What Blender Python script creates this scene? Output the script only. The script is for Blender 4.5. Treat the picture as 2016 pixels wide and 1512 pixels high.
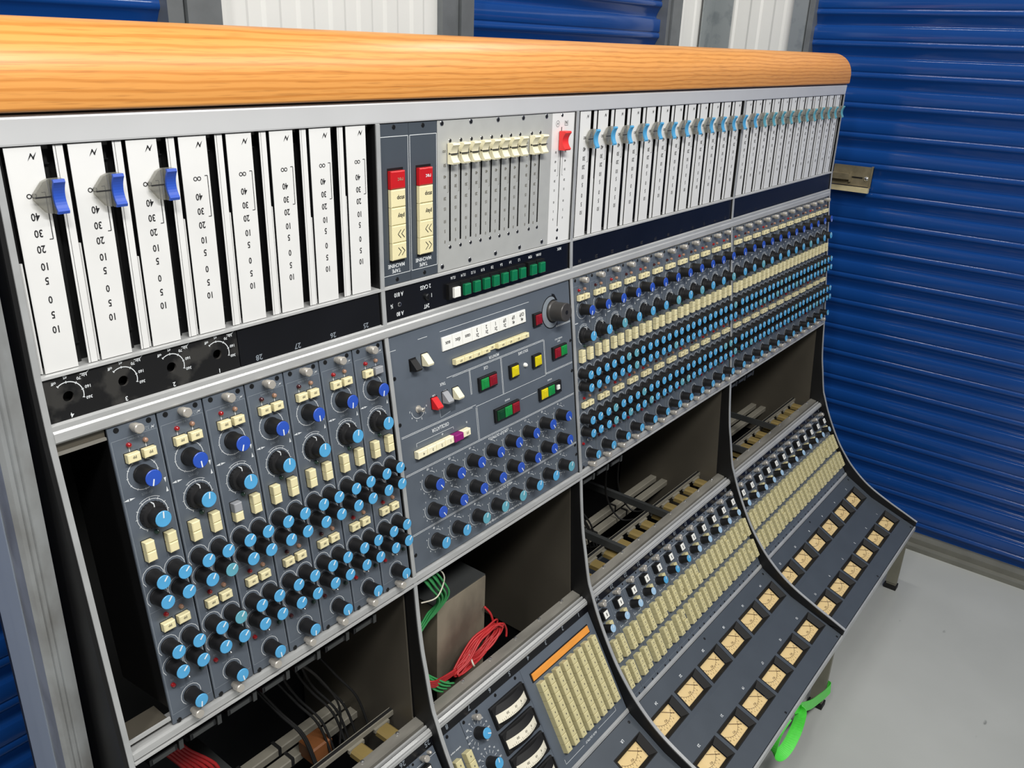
import bpy, math, random
from mathutils import Matrix, Vector
random.seed(7)
for o in list(bpy.data.objects): bpy.data.objects.remove(o)
scene = bpy.context.scene
col = scene.collection
S = 0.045            # one channel pitch of the console in metres; lengths below are in pitches
ZF = 26.0            # floor lies 26 pitches under the upper edge of the fader panel
def W3(x, y, z): return Vector((x*S, y*S, (z+ZF)*S))

# ------------------------------------------------------------------ camera
cam = bpy.data.cameras.new('camera'); cam_ob = bpy.data.objects.new('camera', cam); col.objects.link(cam_ob)
R = [[0.6186635906594427, -0.7847671316838805, 0.03736188727862244],
     [-0.27438565635888007, -0.2603806704661431, -0.925696720331291],
     [0.7361846732830508, 0.5624432908980751, -0.3764168850448544]]
rx, ry, rz = Vector(R[0]), -Vector(R[1]), -Vector(R[2])
m = Matrix((rx, ry, rz)).transposed().to_4x4(); m.translation = W3(-21.90748, -14.57769, 1.82498)
cam_ob.matrix_world = m
cam.sensor_width = 36.0; cam.lens = 36.0*1653.3/2016.0; cam.clip_start = 0.02; cam.clip_end = 60
scene.camera = cam_ob

# ------------------------------------------------------------------ world, lamps, exposure
world = bpy.data.worlds.new('world'); scene.world = world; world.use_nodes = True
bg = world.node_tree.nodes['Background']; bg.inputs[0].default_value = (0.96, 0.97, 1.0, 1); bg.inputs[1].default_value = 0.12
def lamp(name, x, y, z, sx, sy, power, color=(1, 0.985, 0.955), target=None):
    L = bpy.data.lights.new(name, 'AREA'); L.shape = 'RECTANGLE'; L.size = sx; L.size_y = sy; L.energy = power; L.color = color
    o = bpy.data.objects.new(name, L); col.objects.link(o); o.location = W3(x, y, z)
    if target:
        o.rotation_euler = (W3(*target)-o.location).to_track_quat('-Z', 'Y').to_euler()
    return o
lamp('ceiling_lamp', -17, -26, 25, 1.2, 0.16, 38, target=(-10, -3, -7))
lamp('ceiling_lamp', 22, -34, 30, 1.2, 0.16, 14, target=(14, -3, -7))
lamp('ceiling_lamp', 19, 0, 25, 0.08, 0.46, 6)
lamp('ceiling_lamp', -48, -12, 36, 0.16, 1.2, 22, target=(-20, 0, -10))
vs = scene.view_settings
vs.view_transform = 'Standard'; vs.look = 'None'; vs.gamma = 1; vs.use_curve_mapping = False; vs.exposure = 0.05

# ------------------------------------------------------------------ materials
def lin(c):
    return tuple((v/255/12.92) if v/255 <= 0.04045 else ((v/255+0.055)/1.055)**2.4 for v in c)
MATS = {}
def mat(name, rgb, rough=0.5, metal=0.0, var=0.06, scale=40, bump=0.0, rgb2=None, wear=0.0, stretch=(1, 1, 1), coat=0.0):
    mt = bpy.data.materials.new(name); mt.use_nodes = True
    nt = mt.node_tree; b = nt.nodes['Principled BSDF']
    b.inputs['Roughness'].default_value = rough; b.inputs['Metallic'].default_value = metal
    if coat: b.inputs['Coat Weight'].default_value = coat; b.inputs['Coat Roughness'].default_value = 0.1
    tc = nt.nodes.new('ShaderNodeTexCoord'); mp = nt.nodes.new('ShaderNodeMapping'); mp.inputs['Scale'].default_value = stretch
    nz = nt.nodes.new('ShaderNodeTexNoise'); nz.inputs['Scale'].default_value = scale; nz.inputs['Detail'].default_value = 5
    nt.links.new(tc.outputs['Object'], mp.inputs[0]); nt.links.new(mp.outputs[0], nz.inputs['Vector'])
    rp = nt.nodes.new('ShaderNodeValToRGB')
    c = lin(rgb)
    if rgb2 is None:
        lo = tuple(v*(1-var) for v in c); hi = tuple(min(1, v*(1+var)) for v in c)
        rp.color_ramp.elements[0].position = 0.3; rp.color_ramp.elements[1].position = 0.7
    else:
        lo, hi = c, lin(rgb2)
        rp.color_ramp.elements[0].position = 0.55-wear; rp.color_ramp.elements[1].position = 0.62
    rp.color_ramp.elements[0].color = (*lo, 1); rp.color_ramp.elements[1].color = (*hi, 1)
    nt.links.new(nz.outputs['Fac'], rp.inputs[0]); nt.links.new(rp.outputs[0], b.inputs['Base Color'])
    if bump:
        bp = nt.nodes.new('ShaderNodeBump'); bp.inputs['Strength'].default_value = bump; bp.inputs['Distance'].default_value = 0.001
        nt.links.new(nz.outputs['Fac'], bp.inputs['Height']); nt.links.new(bp.outputs[0], b.inputs['Normal'])
    MATS[name] = mt
    return mt
mat('panel_grey', (88, 96, 106), 0.42, 0, 0.06, 18, 0.03)
mat('panel_dark', (68, 75, 83), 0.42, 0, 0.06, 18, 0.03)
mat('fader_white', (232, 232, 230), 0.35, 0.1, 0.02, 30)
mat('silver_panel', (192, 193, 189), 0.33, 0.25, 0.03, 60)
mat('aluminium', (188, 189, 188), 0.34, 0.3, 0.10, 14, 0.02, stretch=(1, 8, 8))
mat('rail_paint', (214, 215, 216), 0.3, 0.2, 0.03, 12)
mat('worn_aluminium', (138, 135, 127), 0.4, 0.3, 0.3, 9, 0.05, stretch=(1, 4, 4))
mat('trim_aluminium', (184, 186, 186), 0.32, 0.3, 0.10, 30)
mat('post_aluminium', (172, 175, 176), 0.42, 0.5, 0.10, 22, 0.15, rgb2=(142, 142, 140), wear=0.12, stretch=(1, 1, 0.5))
mat('post_side', (150, 160, 176), 0.55, 0.1, 0.05, 6)
mat('black_plate', (14, 15, 19), 0.28, 0, 0.2, 12)
mat('black_worn', (20, 20, 21), 0.4, 0, 0, 24, 0.1, rgb2=(52, 51, 49), wear=0.0)
mat('black', (12, 12, 13), 0.5, 0, 0.2, 30)
mat('knob_black', (20, 20, 22), 0.55, 0, 0.15, 40)
mat('knob_grey', (66, 64, 62), 0.4, 0.1, 0.15, 60)
mat('cap_blue', (42, 80, 178), 0.38, 0, 0.05, 60)
mat('cap_light', (80, 160, 208), 0.38, 0, 0.05, 60)
mat('cap_teal', (92, 160, 178), 0.42, 0, 0.06, 60)
mat('cap_pale', (158, 192, 220), 0.35, 0, 0.05, 60)
mat('cream', (231, 221, 176), 0.42, 0, 0.03, 50)
mat('cream_old', (205, 196, 150), 0.45, 0, 0.04, 50)
mat('cream_pale', (240, 233, 200), 0.4, 0, 0.02, 50)
mat('button_grey', (150, 152, 156), 0.45, 0, 0.03, 50)
mat('print_white', (222, 226, 228), 0.6, 0, 0.02, 30)
mat('print_faint', (128, 136, 144), 0.6, 0, 0.02, 30)
mat('print_black', (28, 28, 30), 0.6, 0, 0.02, 30)
mat('print_grey', (96, 92, 80), 0.6, 0, 0.02, 30)
mat('screw_dark', (42, 43, 45), 0.35, 0.6, 0.2, 60)
mat('thumb_steel', (192, 187, 178), 0.3, 0.4, 0.1, 60)
mat('steel_shiny', (205, 205, 205), 0.2, 0.9, 0.05, 60)
mat('lamp_red', (150, 18, 24), 0.15, 0, 0.1, 60, coat=0.5)
mat('lamp_dull', (60, 14, 18), 0.15, 0, 0.1, 60, coat=0.5)
mat('lamp_orange', (166, 128, 106), 0.3, 0, 0.06, 60)
mat('lamp_green', (52, 74, 66), 0.2, 0, 0.1, 60)
mat('red_plastic', (206, 30, 34), 0.3, 0, 0.04, 60)
mat('red_button', (190, 26, 32), 0.35, 0, 0.04, 60)
mat('fader_red', (226, 52, 50), 0.35, 0, 0.04, 60)
mat('green_button', (14, 112, 72), 0.3, 0, 0.12, 60)
mat('lens_green', (26, 130, 62), 0.25, 0, 0.15, 90)
mat('lens_dkgreen', (14, 60, 34), 0.25, 0, 0.15, 90)
mat('lens_red', (128, 22, 34), 0.25, 0, 0.15, 90)
mat('lens_yellow', (206, 190, 22), 0.25, 0, 0.10, 90)
mat('purple', (136, 20, 106), 0.35, 0, 0.06, 60)
mat('white_plastic', (238, 238, 232), 0.35, 0, 0.02, 60)
mat('meter_face', (246, 216, 158), 0.5, 0, 0.03, 12)
mat('meter_white', (238, 232, 212), 0.45, 0, 0.03, 12)
mat('bezel_black', (8, 8, 9), 0.7, 0, 0.15, 60)
mat('needle', (92, 66, 40), 0.5, 0, 0.05, 60)
mat('orange_strip', (232, 152, 62), 0.5, 0, 0.08, 40, stretch=(1, 4, 1))
mat('steel_dark', (92, 87, 77), 0.45, 0.3, 0.2, 4)
mat('strut_grey', (74, 76, 76), 0.45, 0.4, 0.15, 8)
mat('box_steel', (150, 140, 122), 0.5, 0.2, 0, 9, 0.03, rgb2=(104, 96, 84), wear=0.1, stretch=(1, 1, 0.6))
mat('cable_red', (176, 40, 42), 0.45, 0, 0.1, 60)
mat('cable_green', (58, 148, 84), 0.45, 0, 0.15, 60)
mat('cable_black', (30, 30, 30), 0.5, 0, 0.15, 60)
mat('cable_white', (206, 200, 184), 0.5, 0, 0.05, 60)
mat('bar_white', (132, 128, 116), 0.55, 0, 0.1, 20)
mat('board_tan', (132, 114, 68), 0.5, 0, 0.12, 8)
mat('resin', (120, 74, 40), 0.5, 0, 0.2, 30)
mat('strap_green', (84, 216, 74), 0.4, 0, 0.06, 200)
mat('leg_steel', (128, 126, 112), 0.5, 0.2, 0.12, 12)
mat('door_blue', (20, 66, 134), 0.14, 0, 0.06, 5)
mat('jamb_grey', (116, 120, 122), 0.45, 0.35, 0.10, 30)
mat('galvanised', (150, 156, 158), 0.42, 0.4, 0, 26, 0.03, rgb2=(132, 139, 142), wear=0.05)
mat('wall_white', (226, 226, 222), 0.4, 0, 0.02, 8)
mat('latch_steel', (140, 130, 106), 0.3, 0.35, 0.25, 40)
mat('latch_cream', (226, 212, 168), 0.35, 0.3, 0.10, 40)
mat('rubber', (16, 16, 16), 0.7, 0, 0.2, 40)
mat('concrete_kerb', (112, 112, 104), 0.8, 0, 0.15, 14, 0.2)

# oak armrest: growth rings drawn out along the rail plus short dark pores
def wood():
    mt = bpy.data.materials.new('oak'); mt.use_nodes = True; nt = mt.node_tree; b = nt.nodes['Principled BSDF']
    b.inputs['Roughness'].default_value = 0.42; b.inputs['Coat Weight'].default_value = 0.2; b.inputs['Coat Roughness'].default_value = 0.3
    tc = nt.nodes.new('ShaderNodeTexCoord')
    mp = nt.nodes.new('ShaderNodeMapping'); mp.inputs['Scale'].default_value = (2.6, 14, 14); nt.links.new(tc.outputs['Object'], mp.inputs[0])
    wv = nt.nodes.new('ShaderNodeTexWave'); wv.bands_direction = 'Z'; wv.inputs['Scale'].default_value = 3.6
    wv.inputs['Distortion'].default_value = 6.0; wv.inputs['Detail'].default_value = 3; wv.inputs['Detail Scale'].default_value = 0.5
    nt.links.new(mp.outputs[0], wv.inputs['Vector'])
    r1 = nt.nodes.new('ShaderNodeValToRGB'); e = r1.color_ramp.elements
    e[0].position = 0.0; e[0].color = (*lin((206, 136, 62)), 1); e[1].position = 0.5; e[1].color = (*lin((226, 158, 82)), 1)
    nt.links.new(wv.outputs['Fac'], r1.inputs[0])
    mp2 = nt.nodes.new('ShaderNodeMapping'); mp2.inputs['Scale'].default_value = (14, 420, 420); nt.links.new(tc.outputs['Object'], mp2.inputs[0])
    nz = nt.nodes.new('ShaderNodeTexNoise'); nz.inputs['Scale'].default_value = 2.0; nz.inputs['Detail'].default_value = 2
    nt.links.new(mp2.outputs[0], nz.inputs['Vector'])
    r2 = nt.nodes.new('ShaderNodeValToRGB'); e = r2.color_ramp.elements
    e[0].position = 0.30; e[0].color = (0.52, 0.46, 0.40, 1); e[1].position = 0.46; e[1].color = (1, 1, 1, 1)
    nt.links.new(nz.outputs['Fac'], r2.inputs[0])
    mx = nt.nodes.new('ShaderNodeMixRGB'); mx.blend_type = 'MULTIPLY'; mx.inputs[0].default_value = 0.45
    nt.links.new(r1.outputs[0], mx.inputs[1]); nt.links.new(r2.outputs[0], mx.inputs[2])
    n3 = nt.nodes.new('ShaderNodeTexNoise'); n3.inputs['Scale'].default_value = 3; nt.links.new(tc.outputs['Object'], n3.inputs['Vector'])
    r3 = nt.nodes.new('ShaderNodeValToRGB'); r3.color_ramp.elements[0].color = (0.88, 0.84, 0.8, 1); r3.color_ramp.elements[1].color = (1, 1, 1, 1)
    nt.links.new(n3.outputs['Fac'], r3.inputs[0])
    m2 = nt.nodes.new('ShaderNodeMixRGB'); m2.blend_type = 'MULTIPLY'; m2.inputs[0].default_value = 0.8
    nt.links.new(mx.outputs[0], m2.inputs[1]); nt.links.new(r3.outputs[0], m2.inputs[2]); nt.links.new(m2.outputs[0], b.inputs['Base Color'])
    MATS['oak'] = mt
wood()
def floor_mat():
    mt = bpy.data.materials.new('floor_paint'); mt.use_nodes = True; nt = mt.node_tree; b = nt.nodes['Principled BSDF']
    b.inputs['Roughness'].default_value = 0.42
    tc = nt.nodes.new('ShaderNodeTexCoord')
    n1 = nt.nodes.new('ShaderNodeTexNoise'); n1.inputs['Scale'].default_value = 2.2; n1.inputs['Detail'].default_value = 6
    nt.links.new(tc.outputs['Object'], n1.inputs['Vector'])
    r1 = nt.nodes.new('ShaderNodeValToRGB'); e = r1.color_ramp.elements
    e[0].position = 0.3; e[0].color = (*lin((164, 166, 162)), 1); e[1].position = 0.7; e[1].color = (*lin((180, 182, 178)), 1)
    nt.links.new(n1.outputs['Fac'], r1.inputs[0])
    mp = nt.nodes.new('ShaderNodeMapping'); mp.inputs['Scale'].default_value = (1, 2.6, 1); mp.inputs['Rotation'].default_value = (0, 0, 0.6)
    nt.links.new(tc.outputs['Object'], mp.inputs[0])
    v = nt.nodes.new('ShaderNodeTexVoronoi'); v.inputs['Scale'].default_value = 6; v.inputs['Randomness'].default_value = 1
    nt.links.new(mp.outputs[0], v.inputs['Vector'])
    r2 = nt.nodes.new('ShaderNodeValToRGB'); e = r2.color_ramp.elements
    e[0].position = 0.03; e[0].color = (0.5, 0.5, 0.5, 1); e[1].position = 0.06; e[1].color = (1, 1, 1, 1)
    nt.links.new(v.outputs['Distance'], r2.inputs[0])
    n2 = nt.nodes.new('ShaderNodeTexNoise'); n2.inputs['Scale'].default_value = 40; nt.links.new(tc.outputs['Object'], n2.inputs['Vector'])
    r3 = nt.nodes.new('ShaderNodeValToRGB'); r3.color_ramp.elements[0].position = 0.45; r3.color_ramp.elements[1].position = 0.6
    nt.links.new(n2.outputs['Fac'], r3.inputs[0])
    mx = nt.nodes.new('ShaderNodeMixRGB'); mx.blend_type = 'MULTIPLY'; nt.links.new(r3.outputs[0], mx.inputs[0])
    nt.links.new(r1.outputs[0], mx.inputs[1]); nt.links.new(r2.outputs[0], mx.inputs[2]); nt.links.new(mx.outputs[0], b.inputs['Base Color'])
    MATS['floor_paint'] = mt
floor_mat()
def clear(name, tint, gloss, rough):
    mt = bpy.data.materials.new(name); mt.use_nodes = True; nt = mt.node_tree
    for n in list(nt.nodes): nt.nodes.remove(n)
    out = nt.nodes.new('ShaderNodeOutputMaterial'); mx = nt.nodes.new('ShaderNodeMixShader'); mx.inputs[0].default_value = gloss
    nz = nt.nodes.new('ShaderNodeTexNoise'); nz.inputs['Scale'].default_value = 30
    rp = nt.nodes.new('ShaderNodeValToRGB'); rp.color_ramp.elements[0].color = (*[c*0.94 for c in tint], 1); rp.color_ramp.elements[1].color = (*tint, 1)
    nt.links.new(nz.outputs['Fac'], rp.inputs[0])
    t = nt.nodes.new('ShaderNodeBsdfTransparent'); nt.links.new(rp.outputs[0], t.inputs[0])
    g = nt.nodes.new('ShaderNodeBsdfGlossy'); g.inputs['Roughness'].default_value = rough
    nt.links.new(t.outputs[0], mx.inputs[1]); nt.links.new(g.outputs[0], mx.inputs[2]); nt.links.new(mx.outputs[0], out.inputs[0])
    MATS[name] = mt
def acrylic():
    clear('acrylic', (0.80, 0.79, 0.75), 0.12, 0.15); nt = MATS['acrylic'].node_tree
    out = [n for n in nt.nodes if n.type == 'OUTPUT_MATERIAL'][0]; prev = out.inputs[0].links[0].from_node
    m2 = nt.nodes.new('ShaderNodeMixShader'); m2.inputs[0].default_value = 0.20; df = nt.nodes.new('ShaderNodeBsdfDiffuse'); df.inputs[0].default_value = (0.42, 0.42, 0.39, 1)
    nt.links.new(prev.outputs[0], m2.inputs[1]); nt.links.new(df.outputs[0], m2.inputs[2]); nt.links.new(m2.outputs[0], out.inputs[0])
acrylic()
clear('glass', (0.97, 0.97, 0.95), 0.05, 0.03)

# ------------------------------------------------------------------ mesh helpers (all lengths in pitches)
TXT = {}
def text_data(s):
    if s not in TXT:
        c = bpy.data.curves.new('t', 'FONT'); c.body = s; c.size = 1; c.resolution_u = 2; c.offset = 0.018
        o = bpy.data.objects.new('t', c); me = bpy.data.meshes.new_from_object(o)
        vs_ = [(v.co.x, v.co.y) for v in me.vertices]; fs = [tuple(p.vertices) for p in me.polygons]
        bpy.data.objects.remove(o); bpy.data.curves.remove(c); bpy.data.meshes.remove(me)
        if vs_:
            cx = (min(a for a, b in vs_)+max(a for a, b in vs_))/2
            vs_ = [(a-cx, b-0.35) for a, b in vs_]
        TXT[s] = (vs_, fs)
    return TXT[s]
class MB:
    def __init__(s): s.v = []; s.f = []; s.m = []; s.mats = []; s.sm = []
    def mi(s, name):
        if name not in s.mats: s.mats.append(name)
        return s.mats.index(name)
    def add(s, verts, faces, mt, smooth=False):
        b = len(s.v); s.v += [tuple(p) for p in verts]; k = s.mi(mt)
        for f in faces: s.f.append(tuple(i+b for i in f)); s.m.append(k); s.sm.append(smooth)
        return s
    def box(s, x0, x1, y0, y1, z0, z1, mt):
        return s.add([(x0,y0,z0),(x1,y0,z0),(x1,y1,z0),(x0,y1,z0),(x0,y0,z1),(x1,y0,z1),(x1,y1,z1),(x0,y1,z1)],
                     [(3,2,1,0),(4,5,6,7),(0,1,5,4),(1,2,6,5),(2,3,7,6),(3,0,4,7)], mt)
    def cbox(s, x0, x1, y0, y1, z0, z1, mt, c=0.02, top=None, tap=0.0):
        """box with chamfered upper edge (key-cap)"""
        a = tap
        P = [(x0,y0,z0),(x1,y0,z0),(x1,y1,z0),(x0,y1,z0),
             (x0+a,y0+a,z1-c),(x1-a,y0+a,z1-c),(x1-a,y1-a,z1-c),(x0+a,y1-a,z1-c),
             (x0+a+c,y0+a+c,z1),(x1-a-c,y0+a+c,z1),(x1-a-c,y1-a-c,z1),(x0+a+c,y1-a-c,z1)]
        F = [(3,2,1,0),(0,1,5,4),(1,2,6,5),(2,3,7,6),(3,0,4,7),(4,5,9,8),(5,6,10,9),(6,7,11,10),(7,4,8,11)]
        s.add(P, F, mt); return s.add(P[8:], [(0,1,2,3)], top or mt)
    def lathe(s, cx, cy, prof, n, mt, cap=True):
        """prof: [(r,z)...] from bottom to top round the z axis"""
        for k in range(len(prof)-1):
            V = []
            for r, z in prof[k:k+2]:
                for i in range(n):
                    a = 2*math.pi*i/n; V.append((cx+r*math.cos(a), cy+r*math.sin(a), z))
            s.add(V, [(i, (i+1) % n, n+(i+1) % n, n+i) for i in range(n)], mt, True)
        if cap:
            r, z = prof[-1]; s.add([(cx+r*math.cos(2*math.pi*i/n), cy+r*math.sin(2*math.pi*i/n), z) for i in range(n)], [tuple(range(n))], mt)
        return s
    def line(s, pts, w, z, mt, closed=False):
        pts = [Vector(p) for p in pts]
        if closed: pts = pts+[pts[0]]
        for a, b in zip(pts, pts[1:]):
            d = b-a
            if d.length < 1e-6: continue
            d.normalize(); n = Vector((-d.y, d.x))*w/2
            s.add([(a.x+n.x,a.y+n.y,z),(a.x-n.x,a.y-n.y,z),(b.x-n.x,b.y-n.y,z),(b.x+n.x,b.y+n.y,z)], [(0,1,2,3)], mt)
        return s
    def arc(s, cx, cy, r, a0, a1, w, z, mt, n=16):
        return s.line([(cx+r*math.sin(math.radians(a0+(a1-a0)*i/n)), cy+r*math.cos(math.radians(a0+(a1-a0)*i/n))) for i in range(n+1)], w, z, mt)
    def text(s, t, x, y, h, z, mt, rot=180, sx=1.0):
        V, F = text_data(t); k = h/0.70; c, d = math.cos(math.radians(rot)), math.sin(math.radians(rot))
        return s.add([(x+k*(a*sx*c-b*d), y+k*(a*sx*d+b*c), z) for a, b in V], F, mt)
    def prism(s, poly, x0, x1, mt, smooth=False):
        """poly in (y,z), extruded along x"""
        n = len(poly); V = [(x0, a, b) for a, b in poly]+[(x1, a, b) for a, b in poly]
        F = [(i, (i+1) % n, n+(i+1) % n, n+i) for i in range(n)]
        s.add(V, F, mt, smooth); s.add(V, [tuple(range(n-1, -1, -1)), tuple(range(n, 2*n))], mt); return s
    def prism_y(s, poly, y0, y1, mt):
        """poly in (x,z), extruded along y"""
        n = len(poly); V = [(a, y0, b) for a, b in poly]+[(a, y1, b) for a, b in poly]
        F = [(i, (i+1) % n, n+(i+1) % n, n+i) for i in range(n)]+[tuple(range(n)), tuple(range(2*n-1, n-1, -1))]
        return s.add(V, F, mt)
    def prism_z(s, poly, z0, z1, mt):
        n = len(poly); V = [(a, b, z0) for a, b in poly]+[(a, b, z1) for a, b in poly]
        F = [(i, (i+1) % n, n+(i+1) % n, n+i) for i in range(n)]+[tuple(range(n-1, -1, -1)), tuple(range(n, 2*n))]
        return s.add(V, F, mt)
    def tube(s, pts, r, mt, n=6, sub=6):
        pts = smooth_path(pts, sub); V = []; F = []
        up = Vector((0.13, 0.31, 0.94))
        for i, p in enumerate(pts):
            d = (pts[min(i+1, len(pts)-1)]-pts[max(i-1, 0)]).normalized()
            a = d.cross(up)
            if a.length < 1e-3: a = d.cross(Vector((1, 0, 0)))
            a.normalize(); b = d.cross(a)
            for k in range(n):
                t = 2*math.pi*k/n; V.append(p+a*r*math.cos(t)+b*r*math.sin(t))
        for i in range(len(pts)-1):
            for k in range(n):
                j = (k+1) % n; F.append((i*n+k, i*n+j, (i+1)*n+j, (i+1)*n+k))
        F.append(tuple(range(n-1, -1, -1))); F.append(tuple(range((len(pts)-1)*n, len(pts)*n)))
        return s.add(V, F, mt, True)
    def data(s, name):
        me = bpy.data.meshes.new(name)
        me.from_pydata([(a*S, b*S, c*S) for a, b, c in s.v], [], s.f)
        for k in s.mats: me.materials.append(MATS[k])
        me.polygons.foreach_set('material_index', s.m); me.polygons.foreach_set('use_smooth', s.sm)
        me.update()
        return me
def smooth_path(pts, sub):
    P = [Vector(p) for p in pts]
    if sub <= 1 or len(P) < 3: return P
    out = []
    for i in range(len(P)-1):
        p0, p1, p2, p3 = P[max(i-1, 0)], P[i], P[i+1], P[min(i+2, len(P)-1)]
        for k in range(sub):
            t = k/sub
            out.append(0.5*((2*p1)+(p2-p0)*t+(2*p0-5*p1+4*p2-p3)*t*t+(3*p1-p0-3*p2+p3)*t**3))
    out.append(P[-1]); return out
def ob(name, data, parent=None, loc=(0, 0, 0), rz=0):
    o = bpy.data.objects.new(name, data if not isinstance(data, MB) else data.data(name)); col.objects.link(o)
    o.location = (loc[0]*S, loc[1]*S, loc[2]*S)
    if rz: o.rotation_euler = (0, 0, math.radians(rz))
    if parent: o.parent = parent
    return o
def world_ob(name, mb, parent=None, **kw):
    """mesh given in console coordinates (x along, y depth, z up from the fader edge)"""
    o = ob(name, mb, parent)
    if parent is None: o.location = (0, 0, ZF*S)
    for k, v in kw.items(): o[k] = v
    return o
def empty(name, matrix=None, label=None, category=None, group=None):
    o = bpy.data.objects.new(name, None); col.objects.link(o); o.empty_display_size = 0.01
    if matrix is not None: o.matrix_world = matrix
    tag(o, label, category, group); return o
def tag(o, label=None, category=None, group=None, kind=None):
    if label: o['label'] = label
    if category: o['category'] = category
    if group: o['group'] = group
    if kind: o['kind'] = kind
    return o
ORD = ['first', 'second', 'third', 'fourth', 'fifth', 'sixth', 'seventh', 'eighth', 'ninth', 'tenth', 'eleventh', 'twelfth']

# panel planes of the console as (depth, height) pairs, upper edge first
PL = {'FAD': ((0, 0), (-.05, -3.806)), 'CD': ((-.05, -3.806), (-.106, -4.708)), 'EF': ((-.1406, -5.062), (-1.0497, -11.640)),
      'NS': ((-1.80, -16.70), (-1.9, -16.97)), 'RT': ((-1.9, -16.97), (-3.87, -20.25)),
      'M1': ((-3.93, -20.33), (-5.5, -21.22)), 'M2': ((-5.5, -21.22), (-7.97, -22.1))}
def frame(pl, x=0, v=0, w=0):
    """matrix whose local x runs along the console, y up the panel, z out of the panel"""
    (ya, za), (yb, zb) = PL[pl]; L = math.hypot(yb-ya, zb-za); ty, tz = (yb-ya)/L, (zb-za)/L
    up = Vector((0, -ty, -tz)); n = Vector((0, tz, -ty))
    M = Matrix((Vector((1, 0, 0)), up, n)).transposed().to_4x4()
    o = W3(x, ya, za)+(-up*v+n*w)*S
    M.translation = o; return M
def plen(pl): (a, b), (c, d) = PL[pl]; return math.hypot(c-a, d-b)
EPS = 0.004

# ================================================================== the place: floor, walls, roller doors
XB, YA = 29.1, 10.3          # right wall plane and back wall plane
fl = MB().box(-60, XB+3, -60, YA+3, -1, 0, 'floor_paint')
o = ob('floor', fl); tag(o, 'grey painted concrete floor with scuffs', kind='structure')
def rib_wall(length, h0, h1, ribs, base='wall_white'):
    """white corrugated sheet in local x (along), z (up); y is towards the room"""
    poly = [(0, 0)]
    for c in ribs: poly += [(c-.40, 0), (c-.26, -.07), (c+.26, -.07), (c+.40, 0)]
    poly += [(length, 0)]
    mb = MB(); n = len(poly)
    V = [(a, b, h0) for a, b in poly]+[(a, b, h1) for a, b in poly]
    mb.add(V, [(i, i+1, n+i+1, n+i) for i in range(n-1)], base); return mb
H1 = 34.0                    # wall sheets run up out of the picture
wb = MB()
for x0, x1, ribs in [(-5.35, 4.85, [.9, 2.2, 3.6, 5.0, 6.3, 7.6, 9.0]), (24.4, XB, [1.2, 2.7])]:
    r = rib_wall(x1-x0, -ZF, H1-ZF, ribs); wb.add([(a+x0, b+YA, c) for a, b, c in r.v], r.f, 'wall_white')
world_ob('wall_back', wb.box(-60, XB, YA+.5, YA+.8, -ZF, H1-ZF, 'wall_white'), kind='structure', label='white corrugated steel wall behind the console')
wr = MB()
r = rib_wall(YA-5.1, -ZF, H1-ZF, [1.2, 2.75, 4.2]); wr.add([(XB+b, YA-a, c) for a, b, c in r.v], r.f, 'wall_white')
world_ob('wall_right', wr.box(XB+.5, XB+.8, -40, YA, -ZF, H1-ZF, 'wall_white'), kind='structure', label='white corrugated steel wall beyond the console end')
# galvanised corner flashing and door jambs
world_ob('trim_1', MB().box(27.35, XB, YA-.28, YA-.2, -ZF, H1-ZF, 'galvanised').box(XB-.28, XB-.2, 8.9, YA-.2, -ZF, H1-ZF, 'galvanised'),
         kind='structure', label='galvanised flashing in the wall corner')
def jamb_back(i, xa, xm, xb):
    lo, hi = min(xa, xb), max(xa, xb)
    mb = MB().box(min(xm, xb)+.03, max(xm, xb), YA-.42, YA+.4, -ZF, H1-ZF, 'jamb_grey').box(min(xa, xm), max(xa, xm)-.03, YA-.30, YA+.4, -ZF, H1-ZF, 'jamb_grey')
    world_ob('trim_%d' % i, mb, kind='structure', label='grey steel door jamb on the back wall')
jamb_back(2, -7.05, -6.5, -5.3); jamb_back(3, 4.8, 5.75, 6.55); jamb_back(4, 23.0, 23.35, 24.45)
world_ob('trim_5', MB().box(XB-.45, XB+.4, 4.32, 5.15, -ZF, H1-ZF, 'galvanised').box(XB-.35, XB+.4, 3.95, 4.27, -ZF, H1-ZF, 'jamb_grey'), kind='structure', label='galvanised door jamb beside the large blue door')
world_ob('trim_6', MB().box(XB-.9, XB+.5, -40, 4, -ZF, -ZF+.28, 'concrete_kerb').box(XB-.45, XB+.5, -40, 4, -ZF+.28, -ZF+.62, 'concrete_kerb'), kind='structure', label='grey sill under the large blue door')
# roller door slats: flat band, pinched seam, round rib
PITCH = 1.6
def slat_profile():
    p = [(0.0, 0.0), (.02, -.03), (.02, -.60)]           # (proud, down)
    p += [(.0, -.64), (-.05, -.67), (.0, -.70), (.03, -.74), (.04, -.86)]
    for i in range(1, 6):
        a = math.radians(62*i/5); p.append((.04-.16*(1-math.cos(a)), -.86-.16*math.sin(a)))
    p += [(-.10, -1.10), (-.20, -1.28), (-.26, -1.44), (-.24, -1.53), (-.05, -1.585), (0.0, -1.6)]
    return p
def slat_mesh(length, wall):
    P = slat_profile(); n = len(P); mb = MB()
    if wall == 'B': V = [(-a, 0, b) for a, b in P]+[(-a, -length, b) for a, b in P]
    else: V = [(0, -a, b) for a, b in P]+[(length, -a, b) for a, b in P]
    mb.add(V, [(i, n+i, n+i+1, i+1) for i in range(n-1)], 'door_blue', True); return mb
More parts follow.
